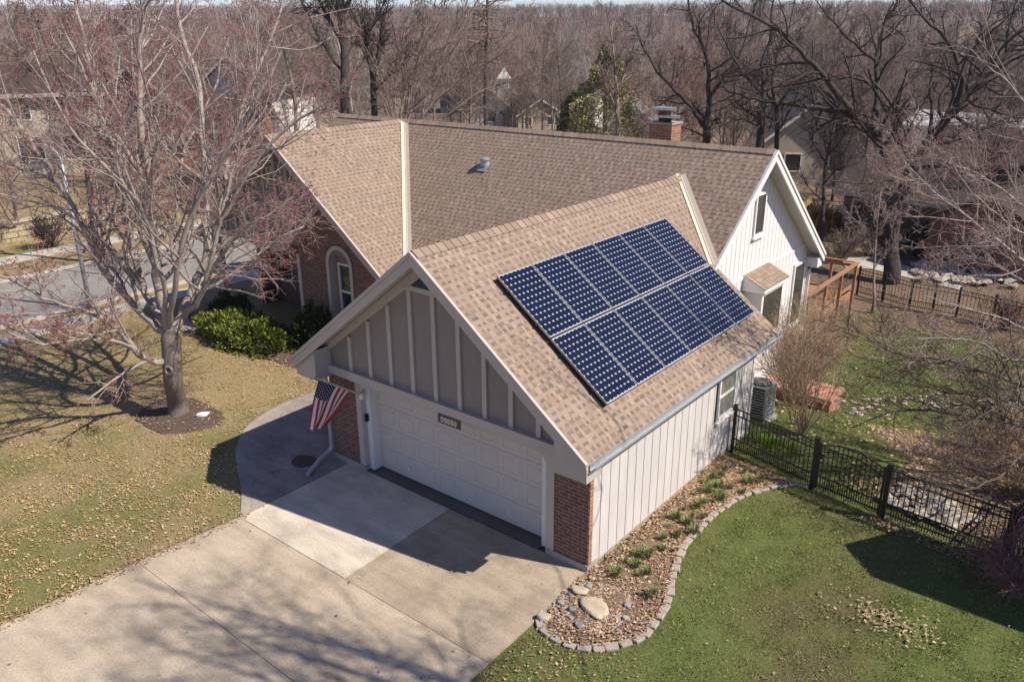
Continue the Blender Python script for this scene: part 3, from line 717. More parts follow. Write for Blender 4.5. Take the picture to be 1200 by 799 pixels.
# ------------------------------------------------------------------ solar array
nR = np.array((m, 0, 1))/math.hypot(1, m); uS = np.array((-1, 0, m))/math.hypot(1, m); uY = np.array((0, 1., 0))
H = .13
def roofpt(d, y, h): # d = slope distance below the ridge
    return np.array((-3.526, 0, RG))-uS*d+uY*y+nR*h
from mathutils import Matrix
P0 = hit((711, 473), 0, 0) # solve corner on the raised plane
def on_plane(px):
    d = ray(px); o = np.array((-3.526, 0, RG))+nR*H; t = ((o-CAM)@nR)/(d@nR); return CAM+d*t
cA, cB, cC, cD = on_plane((583, 324)), on_plane((711, 473)), on_plane((888, 366)), on_plane((776, 255))
sl = lambda p: (np.array((-3.526, 0, RG))-p)@uS
d_top = (sl(cA)+sl(cD))/2; d_bot = (sl(cB)+sl(cC))/2; y_a = (cA[1]+cB[1])/2; y_b = (cC[1]+cD[1])/2
PH = 1.559; PW = 1.046; gapr = .03; gy = (y_b-y_a-6*PW)/5
if gy < 0 or gy > .06: gy = .012; 
ymid = (y_a+y_b)/2; ystart = ymid-(6*PW+5*gy)/2; dmid = (d_top+d_bot)/2; dstart = dmid-(2*PH+gapr)/2
def make_panel():
    root = thing('solar_panel', 'x', 'solar panel', group='solar panels mounted on the garage roof')
    mb = MB(); f = .011
    mb.box(0, PW, 0, f, 0, .04).box(0, PW, PH-f, PH, 0, .04).box(0, f, f, PH-f, 0, .04).box(PW-f, PW, f, PH-f, 0, .04); mb.build('frame', alu, root)
    MB().box(f, PW-f, f, PH-f, .026, .034).build('backsheet', back_m, root)
    V = []; Fc = []; w = (PW-2*f-.02)/8; h = (PH-2*f-.03)/12; c = .026; gp = .0009; quad = []
    for i in range(8):
        for j in range(12):
            a, e = f+.01+i*w+gp, f+.01+(i+1)*w-gp; q, r = f+.015+j*h+gp, f+.015+(j+1)*h-gp; k = len(V)
            V += [(a+c, q, .0365), (e-c, q, .0365), (e, q+c, .0365), (e, r-c, .0365), (e-c, r, .0365), (a+c, r, .0365), (a, r-c, .0365), (a, q+c, .0365)]
            Fc.append(tuple(range(k, k+8)))
    npmesh('cells', np.array(V), np.array(Fc), cell_m, root); return root
panel0 = make_panel(); ptree = [(c, []) for c in children(panel0)]
nth = ['first', 'second', 'third', 'fourth', 'fifth', 'sixth']
for r in range(2):
    for c in range(6):
        lab = f'{nth[c]} solar panel from the garage door end of the {"upper" if r == 0 else "lower"} row'
        o = panel0 if (r, c) == (0, 0) else dup(panel0, (0, 0, 0), tree=ptree)
        o['label'] = lab
        dd = dstart+r*(PH+gapr)+PH; org = roofpt(dd, ystart+c*(PW+gy), H-.034)
        M = Matrix(((uY[0], uS[0], nR[0], org[0]), (uY[1], uS[1], nR[1], org[1]), (uY[2], uS[2], nR[2], org[2]), (0, 0, 0, 1)))
        # uY x uS must equal +-nR ; flip handled by swapping
        if np.cross(uY, uS)@nR < 0:
            org = roofpt(dd, ystart+c*(PW+gy)+PW, H-.034)
            M = Matrix(((-uY[0], uS[0], nR[0], org[0]), (-uY[1], uS[1], nR[1], org[1]), (-uY[2], uS[2], nR[2], org[2]), (0, 0, 0, 1)))
        o.matrix_world = M
rk = thing('mounting_rack', 'black mounting rails under the blue solar panels on the garage roof', 'mounting rack', tuple(roofpt(dmid, ymid, 0)))
for dd in (dstart+.35, dstart+PH-.35, dstart+PH+gapr+.35, dstart+2*PH+gapr-.35):
    a, e = roofpt(dd, ystart-.04, H-.065), roofpt(dd, ystart+6*PW+5*gy+.04, H-.065); MB().bar(a, e, .04, .055, up=nR).build('rail', blackm, rk)
    for i in range(5):
        q = roofpt(dd+.02, ystart+.1+i*1.5, .0); MB().bar(q-nR*.0, q+nR*(H-.095), .06, .06, up=uY).build('bracket', blackm, rk)
a, e = roofpt(dstart, ystart+.0, H-.0), roofpt(dstart, ystart+6*PW+5*gy, H-.0)
# black skirt along the front edge of the array
mb = MB(); mb.prism([roofpt(dstart+.02, ystart+.012, .03), roofpt(dstart+2*PH+gapr, ystart+.012, .03), roofpt(dstart+2*PH+gapr, ystart+.012, H-.04), roofpt(dstart+.02, ystart+.012, H-.04)], (0, .03, 0)); mb.build('edge_skirt', blackm, rk)
# ------------------------------------------------------------------ flag
wallp = hit((424, 463), 1, -.02); tip = hit((371, 443), 1, -1.0)
fl = thing('flag', 'american flag with stars and stripes hanging from an angled pole on the garage brick', 'flag', tuple(wallp))
MB().tube([wallp, tip], .02, 8).build('pole', trim_light, fl)
MB().tube([tip, tip+(tip-wallp)/np.linalg.norm(tip-wallp)*.05], [.03, .02], 8).build('finial', mat('brass', (.4, .3, .12), .4, metal=.6), fl)
MB().box(wallp[0]-.04, wallp[0]+.04, -.06, -.003, wallp[2]-.09, wallp[2]+.05).build('bracket', trim_white, fl)
def flagpt(s, t):
    top = tip+(wallp-tip)*(.04+.74*s); down = np.array((-.24, -.06, -1.0)); down /= np.linalg.norm(down)
    gather = np.array((.0, 0, 0)); L = 1.28*(1-.12*s)
    side = (wallp-tip); side /= np.linalg.norm(side); nrm = np.cross(side, down); nrm /= np.linalg.norm(nrm)
    fold = .075*math.sin(s*15+t*1.5)*t+.06*math.sin(t*5+s*3)*t
    squeeze = -.50*t**.8*s
    return top+down*L*t+nrm*fold+side*squeeze*.9-side*.10*t
ns, ntt = 39, 26; V = []; Fc = [[], [], []]
for i in range(ns+1):
    for j in range(ntt+1): V.append(tuple(flagpt(i/ns, j/ntt)))
fm_ = MB(); fm_.v = V
for i in range(ns):
    for j in range(ntt):
        st = int((i+.5)/ns*13); can = (i+.5)/ns < 7/13 and (j+.5)/ntt < .4
        k = i*(ntt+1)+j; fm_.f.append((k, k+1, k+ntt+2, k+ntt+1)); fm_.mi.append(2 if can else (0 if st % 2 == 0 else 1))
cloth = fm_.build('cloth', [red_m, fwhite_m, navy_m], fl, smooth=True)
sm = MB()
for r in range(9):
    for c in range(6 if r % 2 == 0 else 5):
        s = (r+1)/10*7/13; t = ((c*2+1+(r % 2))/12)*.4; e = .012
        a = flagpt(s, t); du = flagpt(s+.01, t)-a; dv = flagpt(s, t+.01)-a; du /= np.linalg.norm(du); dv /= np.linalg.norm(dv); nn = np.cross(du, dv)
        for sg in (1, -1):
            pts = []
            for q in range(10):
                rr = .017 if q % 2 == 0 else .007; an = q*math.pi/5; pts.append(a+nn*.004*sg+du*rr*math.cos(an)+dv*rr*math.sin(an))
            sm.poly(pts if sg > 0 else pts[::-1])

sm.build('stars', fwhite_m, cloth)
# ------------------------------------------------------------------ black metal fence
FY0, FY1 = 5.95, 4.95
fa = np.array((.10, 5.98)); pA = np.array((2.17, 5.50)); pB = np.array((3.72, 5.22)); pC = np.array((5.92, 4.98)); pD = np.array((6.4, 9.2))
def fsect(b, p, q, hz=1.12, arch_=0, pk=.1):
    L = np.linalg.norm(q-p); n = int(L/pk); u = (q-p)/L
    pts = []
    for i in range(n+1):
        t = i/n; P = p+(q-p)*t; z = T(*P); top = hz+arch_*math.sin(math.pi*t)
        if 0 < i < n: b.box(P[0]-.009, P[0]+.009, P[1]-.009, P[1]+.009, z+.06, z+top)
        if 0 < i < n: P2 = P+u*pk/2; b.box(P2[0]-.007, P2[0]+.007, P2[1]-.007, P2[1]+.007, z+.06, z+.36)
        pts.append((P, z, top))
    for off in (.0, -.16):
        for a, c in zip(pts[:-1], pts[1:]): b.bar((*a[0], a[1]+a[2]+off), (*c[0], c[1]+c[2]+off), .03, .025)
    for zz in (.14, .36):
        for a, c in zip(pts[:-1:4], pts[4::4]+[pts[-1]]*(0 if n % 4 == 0 else 1)): b.bar((*a[0], a[1]+zz), (*c[0], c[1]+zz), .03, .025)
fence = thing('metal_fence', 'black metal picket fence running from the garage wall along the right lawn', 'fence', (pB[0], pB[1], 0))
for p, q in ((fa, pA-np.array((.05, 0))), (pB+np.array((.05, 0)), pC)):
    b = MB(); fsect(b, p, q); b.build('picket_panel', tarm, fence)
b = MB(); fsect(b, pC, pD, 1.1); b.build('picket_panel', tarm, fence)
for P, w in ((fa, .06), (pA, .09), (pB, .09), (pC, .1), ((pC+pD)/2, .07)):
    z = T(*P); pst = MB().box(P[0]-w/2, P[0]+w/2, P[1]-w/2, P[1]+w/2, z-.1, z+1.2).build('post', tarm, fence)
    MB().box(P[0]-w/2-.012, P[0]+w/2+.012, P[1]-w/2-.012, P[1]+w/2+.012, z+1.201, z+1.23).build('post_cap', tarm, pst)
gate = thing('arched_gate', 'black metal arched gate between two posts of the lawn fence', 'gate', ((pA[0]+pB[0])/2, (pA[1]+pB[1])/2, 0))
b = MB(); fsect(b, pA+np.array((.075, -.01)), pB-np.array((.075, -.01)), 1.08, .16); b.build('picket_panel', tarm, gate)
for P in (pA+np.array((.085, -.01)), pB-np.array((.085, -.01))): MB().box(P[0]-.022, P[0]+.022, P[1]-.022, P[1]+.022, .05, 1.14).build('stile', tarm, gate)
MB().box(pA[0]+.07, pA[0]+.16, pA[1]-.07, pA[1]-.03, .78, .9).build('latch', tarm, gate)
fence2 = thing('garden_fence', 'long low black picket fence across the far end of the back garden', 'fence', (0, 22, T(0, 22)))
fp = [ground_at(q)[:2] for q in ((1004, 345), (1065, 362), (1120, 372), (1205, 392))]
for p, q in zip(fp[:-1], fp[1:]):
    b = MB(); fsect(b, p, q, 1.1, 0, .14); b.build('picket_panel', tarm, fence2)
for p, q in zip(fp[:-1], fp[1:]):
    for t in (0, .5):
        P = p+(q-p)*t; z = T(*P); MB().box(P[0]-.04, P[0]+.04, P[1]-.04, P[1]+.04, z-.1, z+1.25).build('post', tarm, fence2)
# ------------------------------------------------------------------ air conditioner
ac = thing('air_conditioner', 'grey outdoor air conditioner standing behind the garage corner', 'air conditioner', (-.22, 8.6, T(-.2, 8.6)))
x0, x1, y0, y1 = -.62, -.02, 8.2, 8.82; z0 = T(-.2, 8.6)
MB().box(x0-.08, x1+.08, y0-.08, y1+.08, z0-.1, z0+.07).build('pad', conc_patio, ac)
b = MB()
for x in (x0, x1-.06):
    for y in (y0, y1-.06): b.box(x, x+.06, y, y+.06, z0+.071, z0+.95)
b.box(x0, x1, y0, y1, z0+.951, z0+1.0); b.build('casing', ac_m, ac)
b = MB(); b.box(x0+.03, x1-.03, y0+.03, y1-.03, z0+.072, z0+.95); b.build('coil', blackm, ac)
b = MB()
for i in range(11):
    for (p, q) in (((x1-.02, y0+.06), (x1-.02, y1-.06)),): b.box(x1-.03, x1-.005, y0+.06, y1-.06, z0+.12+i*.075, z0+.14+i*.075)
    b.box(x0+.06, x1-.06, y0+.005, y0+.03, z0+.12+i*.075, z0+.14+i*.075)
b.build('louvre', ac_m, ac)
cx_, cy_ = (x0+x1)/2, (y0+y1)/2
b = MB(); b.tube([(cx_, cy_, z0+1.001), (cx_, cy_, z0+1.03)], .27, 24); b.build('fan_opening', blackm, ac)
b = MB()
for r_ in (.08, .14, .2, .26):
    b.tube([(cx_+r_*math.cos(a), cy_+r_*math.sin(a), z0+1.045) for a in np.linspace(0, 2*math.pi, 25)], .006, 4, cap=False)
for k in range(8): a = k*math.pi/4; b.tube([(cx_, cy_, z0+1.05), (cx_+.27*math.cos(a), cy_+.27*math.sin(a), z0+1.04)], .006, 4)
b.build('fan_grille', ac_m, ac)
# ------------------------------------------------------------------ brick planter / steps by the gable wall
pt = thing('brick_planter', 'low orange brick raised planter block in the back lawn beside the bare shrub', 'planter', (-.3, 12.2, T(-.3, 12.2)))
zt = -.72; b = MB(); b.box(-1.5, .55, 11.7, 12.75, -1.6, zt); b.build('wall', brick_sun, pt)
b = MB(); b.box(-1.55, .6, 11.65, 11.88, zt+.002, zt+.09).box(-1.55, .6, 12.57, 12.8, zt+.002, zt+.09).box(.37, .6, 11.882, 12.568, zt+.002, zt+.09).box(-1.55, .368, 11.882, 12.568, zt+.002, zt+.075); b.build('coping', brickmat('coping_brick', (.52, .2, .12), (.42, .17, .11), (.5, .38, .3), .1, .22), pt)
# ------------------------------------------------------------------ cedar deck
dk = thing('timber_deck', 'orange cedar deck with open railing behind the white gable', 'deck', (-3.5, 17.8, T(-3, 17)))
dx0, dx1, dy0, dy1, dz = -8.0, -1.72, 15.2, 20.4, .15
b = MB(); n = int((dx1-dx0)/.15)
for i in range(n): b.box(dx0+i*.15, dx0+i*.15+.14, dy0, dy1, dz-.04, dz)
b.build('deck_board', wood_dk, dk)
b = MB(); b.box(dx1-.04, dx1+.01, dy0, dy1, dz-.30, dz-.042).box(dx0, dx1-.042, dy1-.05, dy1, dz-.30, dz-.042); b.build('rim_joist', wood_dk, dk)
for y in (15.5, 17.1, 18.7, 20.33): MB().box(dx1+.012, dx1+.10, y-.045, y+.045, -1.6, dz+1.0).build('post', wood_dk, dk)
for x in (-7.9, -6, -4, -2.6): MB().box(x-.045, x+.045, dy1+.002, dy1+.09, -1.6, dz+1.0).build('post', wood_dk, dk)
MB().box(dx1-.03, dx1+.13, dy0, dy1+.1, dz+1.002, dz+1.045).box(dx0, dx1-.032, dy1-.02, dy1+.12, dz+1.002, dz+1.045).build('rail_cap', wood_dk, dk)
MB().box(dx1-.0, dx1+.011, dy0, dy1, dz+.85, dz+.98).box(dx1-.0, dx1+.011, dy0, dy1, dz+.1, dz+.24).build('rail', wood_dk, dk)
b = MB()
for i in range(36): b.box(dx1+.0, dx1+.009, dy0+.14*i+.1, dy0+.14*i+.115, dz+.242, dz+.848)
b.build('baluster', tarm, dk); MB().box(dx0, dx1-.05, dy1-.01, dy1+.001, dz+.85, dz+.97).build('rail', wood_dk, dk)
# ------------------------------------------------------------------ bed edging pavers: equal arc steps
pts = np.array(edge_curve); seg = np.r_[0, np.cumsum(np.linalg.norm(np.diff(pts, axis=0), axis=1))]
L = seg[-1]; npv = 38; step = L/npv
pm = MB(); pm.prism([(-.122, -.075, 0), (.122, -.075, 0), (.104, .075, 0), (-.104, .075, 0)], (0, 0, .065))
pv = pm.build('edging_paver', stone_pave, None, bevel=.012)
tag(pv, 'grey beige concrete paver in the curved border of the side garden bed', 'paver', 'pavers edging the side garden bed')
for i in range(npv):
    s = (i+.5)*step; x = np.interp(s, seg, pts[:, 0]); y = np.interp(s, seg, pts[:, 1]); x2 = np.interp(s+.05, seg, pts[:, 0]); y2 = np.interp(s+.05, seg, pts[:, 1])
    o = pv if i == 0 else pv.copy()
    if i: COL.objects.link(o)
    o.location = (x+random.uniform(-.02, .02), y+random.uniform(-.02, .02), T(x, y)+.0); o.rotation_euler = (R(random.uniform(-4, 4)), R(random.uniform(-3, 3)), math.atan2(y2-y, x2-x)+R(random.uniform(-8, 8))); o.scale = (random.uniform(.86, 1.02), random.uniform(.82, 1.12), random.uniform(.7, 1.05))
# stones
def rock(name, m_, sx, sy, sz, seed, sub=3):
    import bmesh
    bm = bmesh.new(); bmesh.ops.create_icosphere(bm, subdivisions=sub, radius=1); r = random.Random(seed)
    o_ = Vector((r.random()*9, r.random()*9, r.random()*9))
    for v in bm.verts:
        k = 1+.28*noise.noise(v.co*1.3+o_)+.08*noise.noise(v.co*4+o_); v.co = Vector((v.co.x*sx*k, v.co.y*sy*k, max(-.4, min(v.co.z, .6))*sz*(k if v.co.z < .6 else 1.1+.12*noise.noise(v.co*2.5+o_))))
    me = bpy.data.meshes.new(name); bm.to_mesh(me); bm.free()
    for p in me.polygons: p.use_smooth = sub > 2
    return link(name, me, m_)
o = rock('sandstone_slab', stone_tan, .33, .2, .055, 3); o.location = (.70, -.83, .09); o.rotation_euler = (0, 0, R(-20)); tag(o, 'large flat tan sandstone slab in the pebbles at the bed corner', 'rock')
o = rock('sandstone_slab', stone_tan, .17, .11, .045, 5); o.location = (.24, -.6, .10); o.rotation_euler = (0, 0, R(15)); tag(o, 'small flat tan stone beside the driveway, above the large slab', 'rock')
for i, (px_, sz, lab) in enumerate((((657, 707), .055, 'small pale blue rounded stone beside the driveway edge'), ((671, 715), .06, 'dark blue grey stone left of the large tan slab'), ((678, 733), .07, 'round grey stone just below the large tan slab'), ((637, 724), .095, 'long pale stone lying at the driveway edge by the bed tip'), ((735, 710), .06, 'small dark stone right of the large tan slab'), ((733, 725), .05, 'small white stone below right of the large tan slab'), ((690, 688), .055, 'grey stone highest of those in the pebble corner'), ((669, 725), .045, 'tiny blue stone between the slab and the pale long stone'))):
    h_ = hit(px_, 2, .05); o = rock('garden_stone', [stone_blue, stone_white][i in (3, 5)], sz*1.25, sz, sz*.9, 20+i); o.location = (h_[0], h_[1], .075); o.rotation_euler = (0, 0, i*1.3); tag(o, lab, 'stone', 'loose stones in the garden bed corner')
h_ = hit((238, 489), 2, 0); o = rock('white_rock', trim_white, .17, .09, .08, 40); o.location = (h_[0], h_[1], .085); o.rotation_euler = (0, 0, R(60)); tag(o, 'white flat stone on the lawn beside the maple trunk', 'rock')
def scatter_rocks(name, poly, n, smin, smax, m_, lab, cat, seed, dens=None, kindv='stuff', zoff=.05):
    r = np.random.default_rng(seed); P = np.array(poly); V = []; Fc = []; k = 0; cnt = 0
    base = np.array([(1, 0, 0), (-1, 0, 0), (0, 1, 0), (0, -1, 0), (0, 0, .8), (0, 0, -.5), (.7, .7, .3), (-.7, .7, .3), (.7, -.7, .3), (-.7, -.7, .3)])
    tri = [(4, 0, 6), (4, 6, 2), (4, 2, 7), (4, 7, 1), (4, 1, 9), (4, 9, 3), (4, 3, 8), (4, 8, 0), (5, 6, 0), (5, 2, 6), (5, 7, 2), (5, 1, 7), (5, 9, 1), (5, 3, 9), (5, 8, 3), (5, 0, 8)]
    while cnt < n:
        x = r.uniform(P[:, 0].min(), P[:, 0].max()); y = r.uniform(P[:, 1].min(), P[:, 1].max())
        if not inpoly(x, y, poly): continue
        s = r.uniform(smin, smax); a = r.uniform(0, 6.28); q = base*r.uniform(.75, 1.15, (10, 1))*np.array((s*r.uniform(.9, 1.4), s, s*.7))
        q = np.stack([q[:, 0]*math.cos(a)-q[:, 1]*math.sin(a), q[:, 0]*math.sin(a)+q[:, 1]*math.cos(a), q[:, 2]], 1)+(x, y, T(x, y)+zoff)
        V.append(q); Fc.append(np.array(tri)+k); k += 10; cnt += 1
    o = npmesh(name, np.concatenate(V), np.concatenate(Fc), m_); tag(o, lab, cat, kind=kindv); return o
scatter_rocks('pebbles', [(.02, -.3), (.9, .0), (1.35, -.6), (1.2, -1.3), (.5, -1.5), (.1, -1.3)], 900, .012, .034, stone_pink, 'small mixed pebbles filling the corner of the side bed', 'pebbles', 3)
scatter_rocks('river_stones', [(3.5, 5.8), (5.0, 5.5), (5.3, 6.2), (4.4, 6.9), (3.6, 6.8)], 110, .05, .14, stone_white, 'pale rounded river stones behind the black fence', 'stones', 4, zoff=.08)
b_ = [ground_at(q)[:2] for q in ((985, 470), (1100, 462), (1200, 466), (1200, 482), (1080, 482), (1000, 488))]
scatter_rocks('stone_border', [tuple(q) for q in b_], 130, .04, .09, stone_pink, 'pinkish stone border curving through the back lawn', 'stones', 5, zoff=.03)
b_ = [ground_at(q)[:2] for q in ((1065, 312), (1100, 305), (1135, 318), (1180, 325), (1195, 340), (1120, 338), (1075, 330))]
scatter_rocks('boulder_pile', [tuple(q) for q in b_], 110, .10, .28, stone_white, 'pile of pale boulders by the brown neighbouring house', 'boulders', 6, zoff=.15)
# ------------------------------------------------------------------ scattered leaves and grass
def place_pts(n, bbox, ok, seed):
    r = np.random.default_rng(seed); out = []; tot = 0
    while tot < n:
        x = r.uniform(bbox[0], bbox[1], n); y = r.uniform(bbox[2], bbox[3], n); k = ok(x, y, r); out.append(np.stack([x[k], y[k]], 1)); tot += int(k.sum())
        if len(out) > 60: break
    return np.concatenate(out)[:n]
Tv = lambda x, y: np.array([T(a, c) for a, c in zip(x, y)])
def leaves(name, P, z0, lab, seed, smin=.03, smax=.06, cols=None):
    r = np.random.default_rng(seed); n = len(P); s = smin+(smax-smin)*r.random(n)**1.8; a = r.uniform(0, 6.28, n); tl = r.uniform(-.5, .5, (n, 2))
    z = Tv(P[:, 0], P[:, 1])+z0
    base = np.array([(-1, 0, 0), (0, -.55, .25), (1, 0, .0), (0, .55, .25)]); V = np.zeros((n, 4, 3))
    for i, q in enumerate(base):
        x = q[0]*s; y = q[1]*s*r.uniform(.7, 1.3, n); V[:, i, 0] = P[:, 0]+x*np.cos(a)-y*np.sin(a); V[:, i, 1] = P[:, 1]+x*np.sin(a)+y*np.cos(a); V[:, i, 2] = z+q[2]*s+x*tl[:, 0]*.6+y*tl[:, 1]*.6+s*.3
    Fc = np.arange(n*4).reshape(n, 4); cols = np.array(cols or [(.44, .29, .16), (.52, .37, .22), (.33, .2, .11), (.6, .46, .31), (.24, .14, .08)])
    c = cols[r.integers(0, len(cols), n)]*r.uniform(.75, 1.2, (n, 1)); o = npmesh(name, V.reshape(-1, 3), Fc, leaf_m, tone=np.repeat(c, 4, 0)); tag(o, lab, 'leaves', kind='stuff'); return o
HP = HOUSE_PLAN
def lawn_left(x, y, r):
    d = inpoly(x, y, DRIVE) | inpoly(x, y, WALK) | inpoly(x, y, HP) | (x > -6) | (x < -21.3) | (((x-TREE0[0])/1.3)**2+((y-TREE0[1])/1.05)**2 < 1)
    return ~d
def lawn_right(x, y, r):
    d = inpoly(x, y, BED) | (x < .15) | inpoly(x, y, DRIVE) | (x > 12) | (y > 5.9)
    return ~d
def clump_mask(x, y, sc_, off, thr):
    v = np.array([noise.noise((a*sc_, c*sc_, off)) for a, c in zip(x, y)]); return v > thr
ll = place_pts(24000, (-21.2, -6.3, -12, 4.9), lambda x, y, r: lawn_left(x, y, r) & (r.random(len(x)) < (.10+.6*np.exp(-((x+8.8)/2.6)**2)+.35*(y < -3)*(x > -14))*np.clip(.6+1.6*np.array([noise.noise((p*1.3, q*1.3, 2))+.5*noise.noise((p*4, q*4, 2)) for p, q in zip(x, y)]), .05, 2)), 11)
leaves('fallen_leaves', ll, .015, 'tan dry leaves scattered over the front lawn', 1, .009, .042, [(.5, .34, .17), (.58, .42, .23), (.38, .24, .12), (.66, .5, .3), (.46, .28, .13)])
lr = place_pts(3200, (.2, 9, -7, 5.9), lambda x, y, r: lawn_right(x, y, r), 12); leaves('fallen_leaves', lr, .03, 'few pale dry leaves scattered over the green side lawn', 2, .008, .03, [(.5, .42, .25), (.42, .32, .18), (.3, .2, .12), (.38, .25, .14)])
lc = place_pts(1500, (.2, 3.2, -6, -1.6), lambda x, y, r: lawn_right(x, y, r) & (r.random(len(x)) < np.clip(1.1-(x-.1)/2.6, 0, 1)), 27); leaves('fallen_leaves', lc, .03, 'brown leaf litter on the lawn beside the driveway corner, below the bed tip', 12, .01, .035)
hp = hit((1040, 728), 2, 0); lp = np.random.default_rng(4).normal(0, .28, (260, 2))*(1.3, .8)+hp[:2]; leaves('leaf_pile', lp, .035, 'small patch of pale dry leaves on the green lawn right of the bed', 3, .02, .05, [(.5, .4, .25), (.44, .32, .19)])
lb = place_pts(8200, (0, 2.3, -1.8, 5.6), lambda x, y, r: inpoly(x, y, BED) & (r.random(len(x)) < .26+.74*np.clip((y-2.6)/2.2, 0, 1)), 13); leaves('fallen_leaves', lb, .055, 'drift of orange brown leaves along the side garden bed', 4, .018, .045, [(.50, .30, .17), (.56, .39, .24), (.38, .23, .13), (.62, .47, .31), (.30, .19, .12)])
lk = place_pts(7000, (-1.5, 12, 5.7, 13.5), lambda x, y, r: (inpoly(x, y, ROCKBED) | ((y < 6.8) & (x > 2.5))) & (y > 5.3-.12*x), 14); leaves('fallen_leaves', lk, .06, 'golden leaf litter among the river stones behind the fence', 5, .03, .07, [(.5, .34, .17), (.42, .28, .15), (.56, .42, .24)])
fb = place_pts(700, (3.4, 5.9, 4.4, 5.3), lambda x, y, r: abs(y-(5.3-.13*(x-3.4)-.25)) < .22, 15); leaves('fallen_leaves', fb, .03, 'leaves drifted against the foot of the black fence', 6, .02, .045)
bk = place_pts(2600, (-2, 12, 6.5, 24), lambda x, y, r: ~inpoly(x, y, HP) & ~inpoly(x, y, ROCKBED), 16); leaves('fallen_leaves', bk, .03, 'sparse brown leaves over the back garden grass', 7, .03, .07)
eb = place_pts(1500, (-19.5, -9.5, 1.0, 5.0), lambda x, y, r: lawn_left(x, y, r) & (y > 2.2-.3*(x+12)*0), 17); leaves('fallen_leaves', eb, .05, 'tan leaves around the foot of the evergreen bushes by the entry', 8, .02, .05)
ml = place_pts(350, (-14, -10.5, -2.5, .4), lambda x, y, r: ((x-TREE0[0])/1.3)**2+((y-TREE0[1])/1.05)**2 < 1, 18); leaves('fallen_leaves', ml, .05, 'brown leaves on the dark mulch around the maple', 9, .02, .045)
dl = place_pts(60, (-7, .1, -9, -.2), lambda x, y, r: inpoly(x, y, DRIVE), 19); leaves('fallen_leaves', dl, .035, 'few dry leaves blown onto the concrete driveway', 10, .02, .04)
je = place_pts(900, (-7.4, -6.2, -9, -2.8), lambda x, y, r: abs(x-(-6.6+(y+2.94)*.074))<.16, 20); leaves('fallen_leaves', je, .035, 'dry leaves gathered along the left edge of the driveway', 11, .015, .035)
def grass(name, P, lab, seed, h, w, colf):
    r = np.random.default_rng(seed); n = len(P); z = Tv(P[:, 0], P[:, 1]); a = r.uniform(0, 6.28, n); hh = r.uniform(h*.35, h, n)*np.clip(.85+.9*np.array([noise.noise((p*2.2, q*2.2, seed)) for p, q in P]), .35, 1.7); ww = r.uniform(w*.6, w, n); ln = r.uniform(.2, 1.1, n)*hh; la = r.uniform(0, 6.28, n)
    V = np.zeros((n, 3, 3)); cx, sx = np.cos(a)*ww/2, np.sin(a)*ww/2
    V[:, 0] = np.stack([P[:, 0]-cx, P[:, 1]-sx, z-.005], 1); V[:, 1] = np.stack([P[:, 0]+cx, P[:, 1]+sx, z-.005], 1); V[:, 2] = np.stack([P[:, 0]+ln*np.cos(la), P[:, 1]+ln*np.sin(la), z+hh], 1)
    c = colf(P, r); o = npmesh(name, V.reshape(-1, 3), np.arange(n*3).reshape(n, 3), grass_m, tone=np.repeat(c, 3, 0)); tag(o, lab, 'grass', kind='stuff')
def nz(P, s, o): return np.array([noise.noise((a*s, c*s, o))+.5*noise.noise((a*s*3, c*s*3, o+5)) for a, c in P])
straw = np.array((.50, .38, .21)); gr = np.array((.18, .20, .055)); gr2 = np.array((.19, .235, .055)); pale = np.array((.46, .39, .21))
def mixc(t, A, B, r): t = np.clip(t, 0, 1)[:, None]; return (A*(1-t)+B*t)*r.uniform(.65, 1.25, (len(t), 1))
def col_left(P, r):
    g = nz(P, .45, 2)*1.1+.12+.45*np.exp(-((P[:, 0]+9)/3)**2)+.25*np.clip((-P[:, 1]-1)/4, 0, 1)
    return mixc((r.random(len(P)) < g*.95+.05)*1., straw, gr, r)
def col_right(P, r):
    g = nz(P, .5, 8)*.4+.78-.35*np.clip((1.5-P[:, 0])/2, 0, 1)*(P[:, 1] < -1.5)
    return mixc((r.random(len(P)) < g)*1., pale, gr2, r)*(1+.35*nz(P, 2.2, 4))[:, None]
def col_back(P, r):
    g = nz(P, .3, 12)*.7+.8-.7*np.clip((P[:, 1]-18)/4, 0, 1)
    return mixc((r.random(len(P)) < g)*1., np.array((.24, .18, .11)), gr2*1.15, r)
grass('grass', place_pts(150000, (-21.2, -6.3, -12, 4.9), lawn_left, 21), 'dry straw coloured grass of the front lawn', 31, .05, .022, col_left)
grass('grass', place_pts(230000, (.15, 9, -6.5, 5.9), lawn_right, 22), 'green grass of the side lawn right of the garage', 32, .055, .013, col_right)
grass('grass', place_pts(90000, (-1.7, 12, 6, 24), lambda x, y, r: ~inpoly(x, y, HP) & ~inpoly(x, y, ROCKBED), 23), 'grass of the back garden behind the fence', 33, .06, .024, col_back)
# ------------------------------------------------------------------ perennials
def blades(n, h, w, spread, seed, cols):
    r = np.random.default_rng(seed); V = []; Fc = []; C = []; k = 0
    for i in range(n):
        a = r.uniform(0, 6.28); d = r.uniform(0, spread); p = np.array((d*math.cos(a), d*math.sin(a), 0)); la = a+r.uniform(-.8, .8); L = r.uniform(h*.6, h); o = np.array((math.cos(la), math.sin(la), 0)); sd = np.array((-math.sin(la), math.cos(la), 0))*w; bend = r.uniform(.2, .9)
        q = [p, p+o*L*.25*bend+(0, 0, L*.55), p+o*L*.8*bend+(0, 0, L*(1-.35*bend))]
        V += [q[0]-sd, q[0]+sd, q[1]+sd, q[1]-sd, q[2]+sd*.2, q[2]-sd*.2]; Fc += [(k, k+1, k+2, k+3), (k+3, k+2, k+4, k+5)]; C += [np.array(cols[r.integers(len(cols))])*r.uniform(.8, 1.2)]*6; k += 6
    return np.array(V), np.array(Fc), np.array(C)
